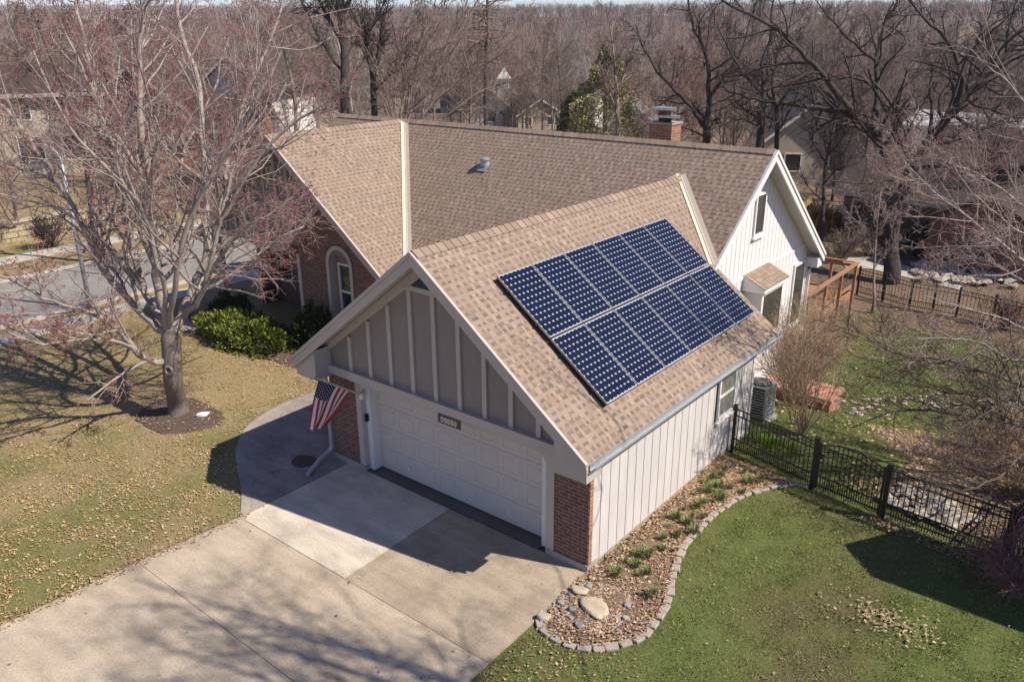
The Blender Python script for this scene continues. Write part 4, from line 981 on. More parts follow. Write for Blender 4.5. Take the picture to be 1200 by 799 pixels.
V, Fc, C = blades(46, .27, .011, .1, 3, [(.13, .2, .05), (.17, .24, .07), (.28, .25, .13)])
day = npmesh('daylily_clump', V, Fc, grass_m, tone=C); tag(day, 'sprouting green leafy clump in the brown side garden bed', 'plant', 'leafy clumps sprouting in the side garden bed')
cl = [(random.uniform(.25, 1.0), random.uniform(.4, 5.2)) for _ in range(22)]+[(.54, .94), (.5, 2.17), (.47, 2.54), (.43, 2.91), (1.0, 2.3), (.80, 3.57), (.82, 4.3), (.78, 5.1), (.61, 1.7), (.44, 4.7), (1.28, .09), (.8, 1.4), (.35, 3.6), (.62, 3.2), (1.1, 4.3), (.5, .2), (.95, .6), (.3, 5.1), (.7, 2.75), (1.05, 4.75), (.6, 3.95), (1.2, 5.0)]
for i, (x, y) in enumerate(cl):
    o = day if i == 0 else day.copy()
    if i: COL.objects.link(o)
    o.location = (x, y, .05); o.rotation_euler = (0, 0, i*1.7); s = random.uniform(.35, 1.0); o.scale = (s*random.uniform(.8, 1.3), s*random.uniform(.8, 1.3), s)
V, Fc, C = blades(200, .3, .012, .5, 5, [(.2, .34, .03), (.26, .4, .05)])
h_ = hit((905, 505), 2, -.1); o = npmesh('lily_clump', V, Fc, grass_m, tone=C); o.location = (.75, 6.9, T(.75, 6.9)); o.scale = (1.3, .6, .9); tag(o, 'bright yellow green leafy clump just behind the black fence', 'plant')
# ------------------------------------------------------------------ evergreen bushes and conifer
def leafy(name, n, shape, seed, cols, ls, m_=None, parent=None, quad=True):
    """shape(r)-> point and outward normal"""
    r = np.random.default_rng(seed); V = np.zeros((n, 4, 3)); C = np.zeros((n, 3))
    for i in range(n):
        p, o_, t = shape(r); s = ls*r.uniform(.6, 1.3); d = o_+r.normal(0, .45, 3); d /= np.linalg.norm(d); u = np.cross(d, r.normal(0, 1, 3)); u /= np.linalg.norm(u)
        V[i] = [p-u*s*.35, p+d*s*.5-u*s*.1, p+d*s, p+d*s*.45+u*s*.38]; C[i] = np.array(cols[r.integers(len(cols))])*r.uniform(.7, 1.25)
    return npmesh(name, V.reshape(-1, 3), np.arange(n*4).reshape(n, 4), m_ or ever_m, parent, tone=np.repeat(C, 4, 0))
def bush(name, label, cat, loc, rx, ry, h, n, seed, cols, ls=.12, lump=.35):
    root = thing(name, label, cat, loc)
    def shp(r):
        a = r.uniform(0, 6.28); ph = math.asin(r.uniform(-.15, 1)); d = np.array((math.cos(a)*math.cos(ph), math.sin(a)*math.cos(ph), math.sin(ph)))
        k = (1+lump*noise.noise(Vector(d*2.2)+Vector((seed, 0, 0)))+.2*noise.noise(Vector(d*6)))*(1-.35*r.random()**2)
        return d*k*np.array((rx, ry, h)), d+np.array((0, 0, .35)), 0
    leafy('foliage', n, shp, seed, cols, ls, parent=root)
    b = MB(); rr = random.Random(seed)
    for i in range(7): a = rr.random()*6.28; b.tube([(0.1*math.cos(a), .1*math.sin(a), 0), (rx*.3*math.cos(a), ry*.3*math.sin(a), h*.35), (rx*.6*math.cos(a), ry*.6*math.sin(a), h*.75)], [.03, .02, .01], 5)
    o = b.build('stem', bark_mid, None); o.parent = root
    return root
hb = hit((310, 400), 2, 0)
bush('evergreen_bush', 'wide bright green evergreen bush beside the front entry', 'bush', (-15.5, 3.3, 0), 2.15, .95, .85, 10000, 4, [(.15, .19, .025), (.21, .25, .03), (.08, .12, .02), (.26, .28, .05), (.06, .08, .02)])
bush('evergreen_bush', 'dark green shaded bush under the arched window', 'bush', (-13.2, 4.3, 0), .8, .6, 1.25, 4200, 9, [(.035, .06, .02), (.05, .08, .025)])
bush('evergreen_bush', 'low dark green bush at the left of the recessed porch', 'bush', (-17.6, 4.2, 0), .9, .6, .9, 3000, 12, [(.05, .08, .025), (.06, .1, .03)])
def conifer(px_top, depth, rad, label, seed, n=9000, cols=None, zb=.12):
    B = at(px_top, depth); gz = T(B[0], B[1]); height = B[2]-gz; root = thing('evergreen_tree', label, 'tree', (B[0], B[1], gz)); o = MB().tube([(0, 0, 0), (0, 0, height*.95)], [.22, .03], 8).build('trunk', bark_mid, None); o.parent = root
    def shp(r):
        t = r.random()**1.2; a = r.uniform(0, 6.28); k = noise.noise(Vector((math.cos(a)*1.6, math.sin(a)*1.6, t*7+seed)))
        q = rad*(1-t)**.85*(.85+.45*k)*(1-.4*r.random()**2)+.08
        return np.array((q*math.cos(a), q*math.sin(a), height*(zb+(1-zb)*t)+q*.25+k*.4)), np.array((math.cos(a), math.sin(a), .1)), t
    leafy('crown', n, shp, seed, cols or [(.32, .295, .14), (.39, .355, .18), (.45, .41, .23), (.24, .23, .11)], .16, parent=root)
    return root
conifer((712, 55), 50, 3.4, 'broad olive green evergreen tree behind the roof ridge, left of the chimney', 3, 24000)
conifer((674, 112), 54, 2.3, 'darker lower evergreen tree just left of the broad olive one', 8, 10000, [(.10, .12, .055), (.15, .16, .07), (.2, .2, .09)])
conifer((540, 100), 92, 2.6, 'small far evergreen left of the white roofed houses', 17, 2500, [(.08, .1, .04), (.11, .12, .05)])
conifer((618, 106), 100, 2.6, 'small dark evergreen far off beside the white roofed houses', 15, 2500, [(.08, .1, .04), (.11, .12, .05)])
# ------------------------------------------------------------------ bare trees
class Gen:
    def __init__(s, seed): s.r = random.Random(seed); s.out = []
    def branch(s, p, d, L, r, lv, P, rend=None):
        rr = s.r; n = P['seg'][lv]; pts = [p]; rad = [r]; sg = L/n; w = P['wig'][lv]; tr = P['trop'][lv]; x, y, z = p; dx, dy, dz = d; re = r*P['tip'] if rend is None else rend
        dirs = [d]
        for i in range(n):
            dx += rr.gauss(0, w); dy += rr.gauss(0, w); dz += rr.gauss(0, w)+tr; q = 1/math.sqrt(dx*dx+dy*dy+dz*dz); dx *= q; dy *= q; dz *= q
            x += dx*sg; y += dy*sg; z += dz*sg; pts.append((x, y, z)); dirs.append((dx, dy, dz)); rad.append(r+(re-r)*(i+1)/n)
        s.out.append((pts, rad, lv)); s.kids(pts, rad, dirs, L, lv, P)
    def kids(s, pts, rad, dirs, L, lv, P, k=None, f0=None):
        if lv >= P['max']: return
        rr = s.r; n = len(pts)-1; k = P['kids'][lv] if k is None else k; f0 = P['start'][lv] if f0 is None else f0
        k = max(1, int(k*rr.uniform(.75, 1.25)+.5))
        for i in range(k):
            f = f0+(1-f0)*((i+rr.random())/k); f = min(f, .999); a = f*n; j = int(a); t = a-j
            p = tuple(pts[j][q]*(1-t)+pts[j+1][q]*t for q in range(3)); d = dirs[min(j+1, n)]; r0 = rad[j]*(1-t)+rad[j+1]*t
            # perpendicular
            ax = (rr.gauss(0, 1), rr.gauss(0, 1), rr.gauss(0, 1)); dt = ax[0]*d[0]+ax[1]*d[1]+ax[2]*d[2]; u = [ax[q]-dt*d[q] for q in range(3)]; q_ = math.sqrt(sum(v*v for v in u))+1e-6; u = [v/q_ for v in u]
            an = R(rr.uniform(*P['ang'])); c, s_ = math.cos(an), math.sin(an); nd = tuple(d[q]*c+u[q]*s_ for q in range(3))
            Lc = L*P['ratio'][lv]*(1.15-.55*(f-f0)/(1-f0+1e-6))*rr.uniform(.7, 1.2)
            s.branch(p, nd, Lc, max(P['rmin'], r0*P['rr']), lv+1, P)
    def manual(s, pts, r0, r1, lv, P, k, f0=.15, wob=.0):
        C = smooth_curve(pts, 4); n = len(C)-1; rr = s.r
        C = [tuple(c+np.array([rr.gauss(0, wob) for _ in range(3)])*(0 if i in (0,) else 1)) for i, c in enumerate(C)]
        rad = [r0+(r1-r0)*(i/n)**.8 for i in range(n+1)]; dirs = []
        L = 0
        for i in range(n+1):
            a = np.array(C[min(i+1, n)])-np.array(C[max(i-1, 0)]); dirs.append(tuple(a/np.linalg.norm(a)))
            if i: L += math.dist(C[i], C[i-1])
        s.out.append((C, rad, lv)); s.kids(C, rad, dirs, L*P.get('mscale', .6), lv, P, k, f0)
def tube_mesh(name, paths, sides, m_, parent=None, off=None):
    groups = {}
    for pts, rad, lv in paths: groups.setdefault((len(pts), sides[min(lv, len(sides)-1)]), []).append((pts, rad))
    Vs = []; Fs = []; base = 0
    for (n, s), lst in groups.items():
        P = np.array([l[0] for l in lst], float); Rr = np.array([l[1] for l in lst], float); B = len(lst)
        Tn = np.empty_like(P); Tn[:, 1:-1] = P[:, 2:]-P[:, :-2]; Tn[:, 0] = P[:, 1]-P[:, 0]; Tn[:, -1] = P[:, -1]-P[:, -2]
        if n == 2: Tn[:] = (P[:, 1:2]-P[:, 0:1])
        Tn /= np.linalg.norm(Tn, axis=2, keepdims=True)+1e-9; ref = np.zeros_like(Tn); big = np.abs(Tn[:, :1, 2:3]) > .85; ref[..., 2] = 1; ref = np.where(big, np.array([1., 0, 0]), ref)
        U = np.cross(Tn, ref); U /= np.linalg.norm(U, axis=2, keepdims=True)+1e-9; W = np.cross(Tn, U)
        an = np.arange(s)*2*math.pi/s; V = P[:, :, None, :]+Rr[:, :, None, None]*(U[:, :, None, :]*np.cos(an)[None, None, :, None]+W[:, :, None, :]*np.sin(an)[None, None, :, None])
        idx = np.arange(B*n*s).reshape(B, n, s); a = idx[:, :-1]; c = idx[:, 1:]; a2 = np.roll(a, -1, 2); c2 = np.roll(c, -1, 2); Fs.append(np.stack([a, c, c2, a2], -1).reshape(-1, 4)+base); Vs.append(V.reshape(-1, 3)); base += B*n*s
    return npmesh(name, np.concatenate(Vs), np.concatenate(Fs), m_, parent, off=off, smooth=True)
def buds_mesh(paths, lv, n, size, m_, parent, seed, off=None, f=.45):
    r = np.random.default_rng(seed); tw = [(p, q) for p, q, l in paths if l >= lv]; V = []
    A = np.array([p[0][-2] for p in tw]); B = np.array([p[0][-1] for p in tw])
    for k in range(n):
        t = r.uniform(-.3 if f > .4 else 0, 1.05, (len(A), 1)); c = A+(B-A)*t+r.normal(0, size*.5, A.shape); d = r.normal(0, 1, A.shape); d /= np.linalg.norm(d, axis=1, keepdims=True); e = np.cross(d, r.normal(0, 1, A.shape)); e /= np.linalg.norm(e, axis=1, keepdims=True)+1e-9; s = size*r.uniform(.5, 1.2, (len(A), 1))
        V.append(np.stack([c-d*s, c+e*s*.5, c+d*s, c-e*s*.5], 1))
    V = np.concatenate(V).reshape(-1, 3); return npmesh('buds', V, np.arange(len(V)).reshape(-1, 4), m_, parent, off=off)
def finish_tree(root, G, tl, sides, mtrunk, mbr, bud=None, local=False):
    off = None if local else np.array(root.location)
    sp = 3 if bud else 99; tube_mesh('trunk', [o for o in G.out if o[2] <= tl], sides, mtrunk, root, off); br = tube_mesh('branches', [o for o in G.out if tl < o[2] < sp], sides, mbr, root, off)
    if bud: tube_mesh('twigs', [o for o in G.out if o[2] >= sp], sides, twig_red, root, off)
    if bud: buds_mesh(G.out, bud[0], bud[1], bud[2], bud_m, root, 5, off)
    return root
# --- front maple
PM = dict(seg=[6, 5, 5, 4, 3, 2], wig=[.08, .12, .16, .2, .24, .3], trop=[.02, .05, .07, .05, .04, .02], tip=.35, kids=[6, 9, 6, 3.8, 3.6, 0], start=[.3, .2, .15, .15, .1, 0], ratio=[.6, .42, .5, .52, .5, .5], rr=.55, ang=(25, 58), rmin=.0045, max=5, mscale=.85)
D0 = 20.86
G = Gen(3)
def pxp(l): return [at((x, y), D0+dd) for x, y, dd in l]
base = np.array((TREE0[0], TREE0[1], 0.0))
mt = thing('maple_tree', 'large bare grey barked maple with red buds on the front lawn', 'tree', tuple(base))
trunk = [base-(0, 0, .15), base+(.01, 0, .35)]+pxp([(203, 445, 0), (201, 410, 0), (200, 388, 0)])
c = smooth_curve(trunk, 4); nn = len(c)-1; rad = [.36, .30, .27, .25, .24]+[.235]*(nn-8)+[.24, .25, .22, .17]; rad = (rad+[.2]*50)[:nn+1]
G.out.append(([tuple(q) for q in c], rad, 0))
limbs = [
 ([(200, 418, 0), (188, 424, -.2), (172, 419, -.5), (156, 407, -.8), (135, 382, -1.2), (108, 368, -1.6), (81, 360, -2.0), (45, 345, -2.4), (0, 322, -2.8)], .085, 22),
 ([(198, 395, 0), (178, 378, .2), (150, 350, .4), (119, 313, .5), (94, 257, .4), (62, 207, .2), (25, 150, 0), (-10, 110, -.2)], .095, 24),
 ([(198, 385, 0), (180, 360, .6), (166, 332, 1), (147, 250, 1.5), (125, 163, 1.8), (106, 88, 2), (94, 30, 2.2), (85, -30, 2.4)], .10, 22),
 ([(200, 392, 0), (190, 350, 0), (181, 290, -.2), (177, 219, -.3), (165, 144, -.6), (164, 63, -.8), (172, -10, -1)], .13, 22),
 ([(178, 235, -.3), (162, 200, -.6), (140, 165, -1), (119, 125, -1.3), (95, 80, -1.6), (70, 20, -2)], .07, 16),
 ([(202, 392, 0), (213, 370, .2), (228, 335, .4), (241, 300, .5), (242, 250, .6), (238, 157, .8), (232, 94, 1), (212, 30, 1.2), (205, -30, 1.3)], .12, 22),
 ([(234, 320, .4), (250, 285, .7), (262, 230, 1.1), (270, 170, 1.5), (294, 100, 2), (325, 25, 2.4), (340, -30, 2.6)], .085, 20),
 ([(215, 368, .2), (232, 352, -.2), (246, 312, -.6), (256, 270, -.9), (285, 215, -1.3), (325, 160, -1.6), (378, 122, -1.8)], .07, 20),
 ([(237, 335, -.2), (262, 295, -.8), (290, 265, -1.2), (322, 255, -1.6), (350, 262, -1.9)], .05, 10),
 ([(196, 388, 0), (205, 340, -1), (222, 260, -1.8), (258, 190, -2.4), (300, 120, -2.8), (330, 60, -3)], .07, 18),
 ([(196, 388, 0), (190, 330, -1.2), (168, 250, -2), (130, 200, -2.8), (80, 150, -3.4), (40, 60, -3.8)], .06, 18),
 ([(181, 290, -.2), (205, 250, 1), (215, 180, 2), (250, 110, 3), (270, 40, 3.6)], .06, 18),
 ([(166, 332, 1), (120, 280, 2), (60, 240, 2.8), (10, 215, 3.4)], .05, 15),
 ([(156, 407, -.8), (128, 398, -1.6), (95, 398, -2.2), (50, 402, -2.8), (10, 390, -3.2)], .04, 12)]
for l, r0, k in limbs: G.manual(pxp(l), r0*1.2, r0*.36, 1, PM, k*.7, .2, .02)
# long drooping pale shoots over the entry
for q in range(9):
    s0 = G.r.choice([(241, 300), (244, 270), (250, 320), (238, 330), (262, 240)]); e = (G.r.uniform(280, 372), G.r.uniform(215, 335)); mdl = ((s0[0]+e[0])/2, (s0[1]+e[1])/2-G.r.uniform(-5, 30)); dd = G.r.uniform(-2.2, -.3)
    G.manual(pxp([(*s0, -.4), (*mdl, dd*.6), (*e, dd)]), .022, .007, 2, PM, 7, .2, .02)
print('maple branches', len(G.out))
finish_tree(mt, G, 0, [12, 8, 5, 4, 3, 3], bark_maple, bark_light, (4, 8, .0135))
# knots on the trunk
kn = at((198, 434), D0-.26)
b = MB(); u_ = np.array((.77, .63, 0)); fdir = -FW
ring = [kn+u_*.085*math.cos(a)+np.array((0, 0, .1))*math.sin(a)-FW*.02 for a in np.linspace(0, 2*math.pi, 15)]; b.tube(ring, .028, 6, cap=False); o = b.build('knot', bark_light, mt, smooth=True)
def manual_tree(name, label, depth, base_px, trunk, limbs, P, seed, mt_, mb_, tk, sides=(9, 7, 5, 3, 3, 3), bud=None, tl=0, r0=.25, r1=.1, group=None):
    G = Gen(seed); f = lambda l: [at((q[0], q[1]), depth+(q[2] if len(q) > 2 else 0)) for q in l]
    B = at(base_px, depth); B[2] = T(B[0], B[1]); root = thing(name, label, 'tree', tuple(B), group)
    tp = [B-(0, 0, .2), B+(0, 0, .6)]+f(trunk)
    G.manual(tp, r0, r1, 0, P, tk, .6)
    for l, ra, k in limbs: G.manual(f(l), ra, ra*.2, 1, P, k, .15, .03)
    finish_tree(root, G, tl, sides, mt_, mb_, bud); return root
PO = dict(seg=[6, 6, 5, 4, 3], wig=[.1, .16, .22, .26, .3], trop=[.02, .04, .04, .03, .02], tip=.35, kids=[5, 10, 6, 4, 0], start=[.4, .15, .15, .1, 0], ratio=[.5, .38, .5, .5, .5], rr=.55, ang=(30, 70), rmin=.013, max=4, mscale=.8)
manual_tree('oak_tree', 'huge dark bare spreading oak in the back garden right of the white gable', 36.9, (1043, 332), [(1043, 290), (1047, 245)], [
 ([(1047, 248), (1042, 195), (1028, 165), (1005, 140), (985, 131), (950, 127), (915, 120), (885, 118), (850, 104)], .23, 22),
 ([(1020, 153), (1027, 120, 1), (1028, 70, 1.5), (1036, 30, 2), (1050, 5, 2), (1062, -40, 2)], .17, 15),
 ([(1002, 138), (975, 100, -1), (945, 68, -1.5), (912, 35, -2), (865, 12, -2.5), (825, -15, -3)], .17, 16),
 ([(1048, 248), (1062, 212), (1080, 175), (1112, 138), (1145, 98), (1175, 68), (1208, 42), (1260, 15)], .27, 22),
 ([(1120, 128), (1127, 95, -1), (1112, 52, -1.5), (1082, 22, -2), (1052, -15, -2)], .14, 13),
 ([(1135, 110), (1142, 60, 1), (1160, 12, 2), (1172, -30, 2.5)], .12, 11),
 ([(1029, 75, 1.5), (1008, 58, 1), (978, 28, 0), (950, -5, -1)], .09, 10),
 ([(1062, 212), (1090, 214, -1), (1125, 203, -2), (1165, 186, -3), (1200, 180, -3.5)], .07, 10),
 ([(1045, 235), (1028, 217, -1), (985, 213, -2), (940, 208, -3)], .075, 9),
 ([(985, 131), (960, 105, 2), (935, 92, 3), (900, 80, 4)], .07, 10),
 ([(1145, 98), (1170, 110, -2), (1205, 118, -3)], .07, 8)], PO, 11, bark_dark, bark_dark, 2, r0=.40, r1=.33)
PO2 = dict(PO, kids=[5, 8, 5, 3, 0], mscale=.65)
manual_tree('shade_tree', 'dark bare tree with a forked crown rising just right of the chimney', 43, (828, 190), [(828, 168), (828, 140)], [
 ([(828, 150), (831, 110), (829, 70), (815, 35), (806, 0), (800, -30)], .16, 16),
 ([(828, 150), (812, 130), (793, 108), (770, 84), (752, 52), (745, 30)], .13, 15),
 ([(829, 120), (850, 90), (870, 60), (880, 20), (900, -20)], .1, 13),
 ([(826, 160), (800, 150), (775, 148)], .06, 7)], PO2, 12, bark_dark, bark_dark, 3, r0=.26, r1=.19)
manual_tree('shade_tree', 'dark bare tree with mossy trunk standing left of the white gable peak', 41, (890, 190), [(891, 165), (893, 135)], [
 ([(893, 140), (895, 105), (893, 75), (902, 45), (905, 0), (900, -30)], .15, 15),
 ([(894, 90), (910, 78), (928, 62), (936, 45), (950, 20)], .08, 11),
 ([(893, 110), (870, 85), (850, 50), (835, 20)], .09, 12),
 ([(892, 150), (870, 140), (845, 148), (820, 158)], .06, 8)], PO2, 13, bark_dark, bark_dark, 3, r0=.26, r1=.18)
manual_tree('shade_tree', 'slender bare tree right beside the mossy trunk, behind the gable peak', 42, (914, 190), [(911, 150), (907, 115)], [
 ([(907, 118), (905, 90), (912, 60), (925, 30), (935, -10)], .1, 13), ([(908, 125), (890, 100), (872, 80)], .06, 8)], PO2, 14, bark_dark, bark_dark, 3, r0=.17, r1=.11)
manual_tree('young_tree', 'thin dark bare tree between the white gable and the brown house', 39, (962, 285), [(965, 240), (966, 205), (972, 170), (982, 130)], [([(966, 215), (985, 190), (1000, 150)], .045, 9), ([(968, 190), (950, 160), (942, 130)], .045, 9), ([(964, 235), (945, 215), (935, 190)], .04, 7)], PO2, 15, bark_dark, bark_dark, 8, r0=.13, r1=.04)
gp = ground_at((1022, 367)); dS = (gp-CAM)@FW
PS = dict(PM, rmin=.009, max=4, kids=[14, 7, 5, 4, 0, 0], mscale=.5)
manual_tree('sapling', 'slim red budded young tree planted in the back lawn near the deck', dS, (1022, 367), [(1024, 330), (1026, 285), (1030, 240), (1034, 205)], [([(1024, 315), (1040, 290), (1052, 250)], .03, 7), ([(1026, 300), (1010, 270), (1002, 240)], .03, 7), ([(1027, 270), (1045, 250), (1060, 215)], .025, 6)], PS, 16, bark_mid, bark_mid, 12, bud=(3, 1, .018), r0=.075, r1=.02)
PV = dict(PO, wig=[.06, .1, .15, .2, .26], ang=(15, 45), rmin=.014)
manual_tree('shade_tree', 'thick trunked dark tree behind the left end of the roof ridge', 44, (402, 160), [(404, 115), (404, 60), (399, 10), (396, -40)], [([(404, 90), (385, 60), (362, 20), (350, -20)], .1, 12), ([(404, 70), (420, 40), (432, -10)], .08, 9)], PV, 21, bark_dark, bark_dark, 10, r0=.3, r1=.2)
manual_tree('shade_tree', 'dark bare tree with a bend in its trunk rising above the left roof end', 41, (440, 165), [(438, 120), (437, 90), (431, 60)], [([(431, 62), (432, 35), (448, 10), (460, -20)], .11, 12), ([(432, 60), (420, 30), (405, -5)], .09, 11), ([(438, 95), (446, 60), (447, 20), (452, -20)], .08, 11), ([(437, 110), (455, 90), (480, 70), (500, 30)], .06, 9)], PV, 22, bark_dark, bark_dark, 3, r0=.19, r1=.13)
manual_tree('multistem_tree', 'many stemmed bare tree fanning out behind the roof vent', 40, (478, 170), [(477, 150)], [
 ([(470, 160), (472, 120), (490, 60), (508, 10), (515, -20)], .085, 15), ([(472, 160), (490, 110), (525, 55), (552, 15), (565, -10)], .085, 15), ([(476, 160), (505, 125), (548, 88), (580, 66), (612, 18)], .085, 16), ([(468, 160), (462, 110), (472, 60), (480, 0)], .07, 13), ([(478, 160), (520, 138), (560, 110), (600, 92), (640, 70)], .06, 13), ([(466, 160), (448, 120), (440, 80), (420, 40)], .06, 11), ([(474, 160), (482, 100), (500, 50), (530, 0)], .06, 13)], PV, 23, bark_dark, bark_mid, 2, r0=.2, r1=.13)
PP = dict(PO, kids=[46, 4, 3, 0, 0], seg=[8, 3, 2, 2, 2], ratio=[.12, .4, .4, .4, .4], start=[.1, .2, .2, .2, .2], ang=(65, 100), max=3, trop=[0, -.05, 0, 0, 0], mscale=1)
manual_tree('bare_pine', 'straight thin pole-like dead pine beyond the roof vent', 47, (569, 160), [(569, 110), (570, 60), (571, 10), (572, -40)], [], PP, 24, bark_dark, bark_mid, 60, r0=.17, r1=.06)
manual_tree('shade_tree', 'grey bare tree with upright limbs between the evergreen and the chimney', 46, (725, 175), [(724, 140), (722, 100)], [([(722, 105), (718, 60), (712, 10)], .1, 13), ([(722, 110), (738, 70), (752, 20)], .09, 12), ([(723, 120), (705, 85), (690, 50)], .07, 10), ([(724, 130), (745, 105), (765, 85)], .06, 9)], PV, 25, bark_mid, bark_mid, 3, r0=.17, r1=.12)
# --- off-frame maples whose crowns reach into the picture from the right and shade the drive
PR = dict(PM, rmin=.0055, max=4, kids=[8, 7, 6, 5, 0, 0], mscale=.5)
def near_tree(name, label, B, H, limbs, seed, tk=9, f0=.8, r0=.17, bud=(3, 3, .016), P=PR, mtk=bark_maple, mbr=bark_light):
    G = Gen(seed); B = np.array((B[0], B[1], T(B[0], B[1]))); root = thing(name, label, 'tree', tuple(B))
    G.manual([B-(0, 0, .2), B+(0, 0, 1.2), B+(.15, .1, H*.35), B+(-.1, .15, H*.6), B+(-.25, 0, H*.85)], r0, r0*.3, 0, P, tk, f0)
    for l, ra, k in limbs: G.manual([np.array(q, float) if len(q) == 3 and not isinstance(q[2], str) else at((q[0], q[1]), float(q[2])) for q in l], ra, ra*.2, 1 if ra > .03 else 2, P, k*1.4, .2, .015)
    finish_tree(root, G, 0, [9, 6, 4, 3, 3, 3], mtk, mbr, bud)
near_tree('maple_tree', 'red budded bare maple reaching in from the right edge over the back garden', (8.3, 8.6), 8.5, [
 ([(8.2, 8.6, 3.6), (1225, 322, '17.5'), (1170, 283, '17'), (1128, 250, '16.5'), (1090, 222, '16'), (1060, 190, '15.5')], .05, 16),
 ([(8.1, 8.6, 4.6), (1215, 250, '17.5'), (1165, 215, '17'), (1110, 190, '16.5'), (1070, 165, '16.5')], .035, 10),
 ([(8.2, 8.6, 2.6), (1230, 400, '17.5'), (1180, 375, '17'), (1130, 360, '16.5'), (1080, 345, '16')], .035, 11),
 ([(8.2, 8.6, 3.2), (1225, 345, '18.5'), (1180, 318, '18.5'), (1140, 300, '18.5'), (1100, 310, '18.5')], .035, 11),
 ([(8.2, 8.6, 2.2), (1230, 430, '17'), (1185, 420, '16.8'), (1140, 400, '16.6'), (1095, 395, '16.5'), (1050, 400, '16.5')], .035, 12),
 ([(8.2, 8.6, 3.8), (1225, 290, '16.5'), (1180, 260, '16'), (1140, 225, '15.8'), (1110, 180, '15.6')], .03, 11),
 ([(8.2, 8.6, 5.5), (1230, 180, '18'), (1195, 150, '17.5'), (1175, 120, '17')], .03, 6)], 41, tk=1)
near_tree('crab_apple_tree', 'dark twiggy small tree whose low boughs cross the stony bed at the right edge', (8.4, 7.6), 4.2, [
 ([(8.3, 7.6, 1.9), (1230, 505, '17.6'), (1180, 495, '17.6'), (1120, 485, '17.5'), (1060, 480, '17.5'), (1000, 500, '17.5')], .06, 14),
 ([(8.3, 7.6, 2.4), (1230, 462, '17.6'), (1170, 440, '17.6'), (1110, 422, '17.5'), (1050, 415, '17.5'), (1000, 385, '17.5')], .055, 14),
 ([(8.3, 7.6, 1.3), (1225, 550, '17'), (1175, 530, '17'), (1120, 528, '17')], .045, 10),
 ([(8.3, 7.6, 1.6), (1225, 525, '16.4'), (1170, 560, '16'), (1120, 575, '15.8'), (1085, 560, '15.7')], .035, 9),
 ([(8.3, 7.6, 1.9), (1225, 490, '16.8'), (1180, 475, '16.5'), (1130, 500, '16.3'), (1080, 530, '16.2')], .035, 10),
 ([(8.3, 7.6, 2.1), (1225, 475, '18.4'), (1160, 465, '18.6'), (1090, 455, '19'), (1010, 440, '19.5')], .05, 13)], 42, tk=1, r0=.1, bud=None, mtk=bark_wood, mbr=bark_wood, P=dict(PR, kids=[8, 9, 7, 5, 0, 0], mscale=.62))
near_tree('maple_tree', 'tall bare maple beside the driveway, its pale top twigs hanging in at the upper right', (11.2, -3.0), 11.5, [
 ([(10.9, -3, 7.4), (1270, 230, '10.5'), (1215, 150, '10.8'), (1196, 115, '11'), (1172, 88, '11'), (1142, 66, '11'), (1120, 45, '11')], .022, 6)], 43, tk=7, r0=.16, bud=(3, 2, .014), P=dict(PR, start=[.78, .2, .15, .15, .1, 0], trop=[.02, .12, .09, .05, .04, .02]))
# big leafless tree closer to the street side of the drive; only its shadow falls in the picture
near_tree('shade_tree', 'tall bare tree below the right corner whose branch shadows fall on the driveway', (9.9, -.3), 13.2, [], 44, tk=11, r0=.26, bud=None, P=dict(PR, mscale=.85, start=[.8, .2, .15, .15, .1, 0], trop=[.02, .08, .07, .05, .04, .02], kids=[8, 9, 6, 4, 0, 0]), mtk=bark_mid, mbr=bark_mid)
# ------------------------------------------------------------------ bare shrubs
def shrub(name, label, loc, h, sp, n, seed, m_, cat='shrub', rmin=.005, bud=None, kids=(6, 5, 0), r0=.016, ang=(20, 55)):
    G = Gen(seed); P = dict(seg=[5, 4, 3, 2], wig=[.12, .2, .26, .3], trop=[.02, .03, .02, 0], tip=.4, kids=[*kids, 0], start=[.3, .15, .1, 0], ratio=[.4, .5, .5, .5], rr=.6, ang=ang, rmin=rmin, max=2)
    root = thing(name, label, cat, loc)
    for i in range(n):
        a = G.r.uniform(0, 6.28); s = G.r.uniform(.1, 1)*sp; d = Vector((math.cos(a)*s, math.sin(a)*s, 1)).normalized(); G.branch((math.cos(a)*.12*s, math.sin(a)*.12*s, -.05), tuple(d), h*G.r.uniform(.6, 1.05), r0, 0, P)
    tube_mesh('stems', [o for o in G.out if o[2] == 0], [4], m_, root); tube_mesh('twigs', [o for o in G.out if o[2] > 0], [3], m_, root)
    if bud: buds_mesh(G.out, 1, bud, .02, bud_m, root, seed)
    return root
shrub('bare_shrub', 'tall tan bare shrub with many thin stems behind the fence by the garage', (1.0, 8.05, T(1, 8)), 3.2, .42, 26, 51, bark_tan, kids=(8, 5, 0))
shrub('bare_shrub', 'pale tan thicket of twigs against the white gable wall', (-.4, 11.1, T(-.5, 11.1)), 3.1, .42, 36, 52, bark_tan, kids=(8, 5, 0))
shrub('bare_shrub', 'pale tan thicket of twigs in front of the cedar deck', (-.75, 14.4, T(-.7, 14.4)), 3.0, .45, 44, 58, bark_tan, kids=(8, 5, 0))
shrub('bare_shrub', 'brown tangled leafless shrub filling the stony bed behind the fence', (5.2, 9.6, T(5.2, 9.6)), 1.9, 1.1, 55, 53, bark_tan, kids=(8, 6, 0), ang=(30, 75))
shrub('bare_shrub', 'brown tangled leafless shrub at the far end of the stony bed', (4.6, 11.6, T(4.6, 11.6)), 1.7, 1.2, 50, 54, bark_mid, kids=(8, 6, 0), ang=(30, 75))
shrub('bare_shrub', 'brown tangled leafless shrub at the right edge of the stony bed', (6.3, 8.2, T(6.3, 8.2)), 1.6, 1.0, 45, 55, bark_tan, kids=(8, 6, 0), ang=(30, 75))
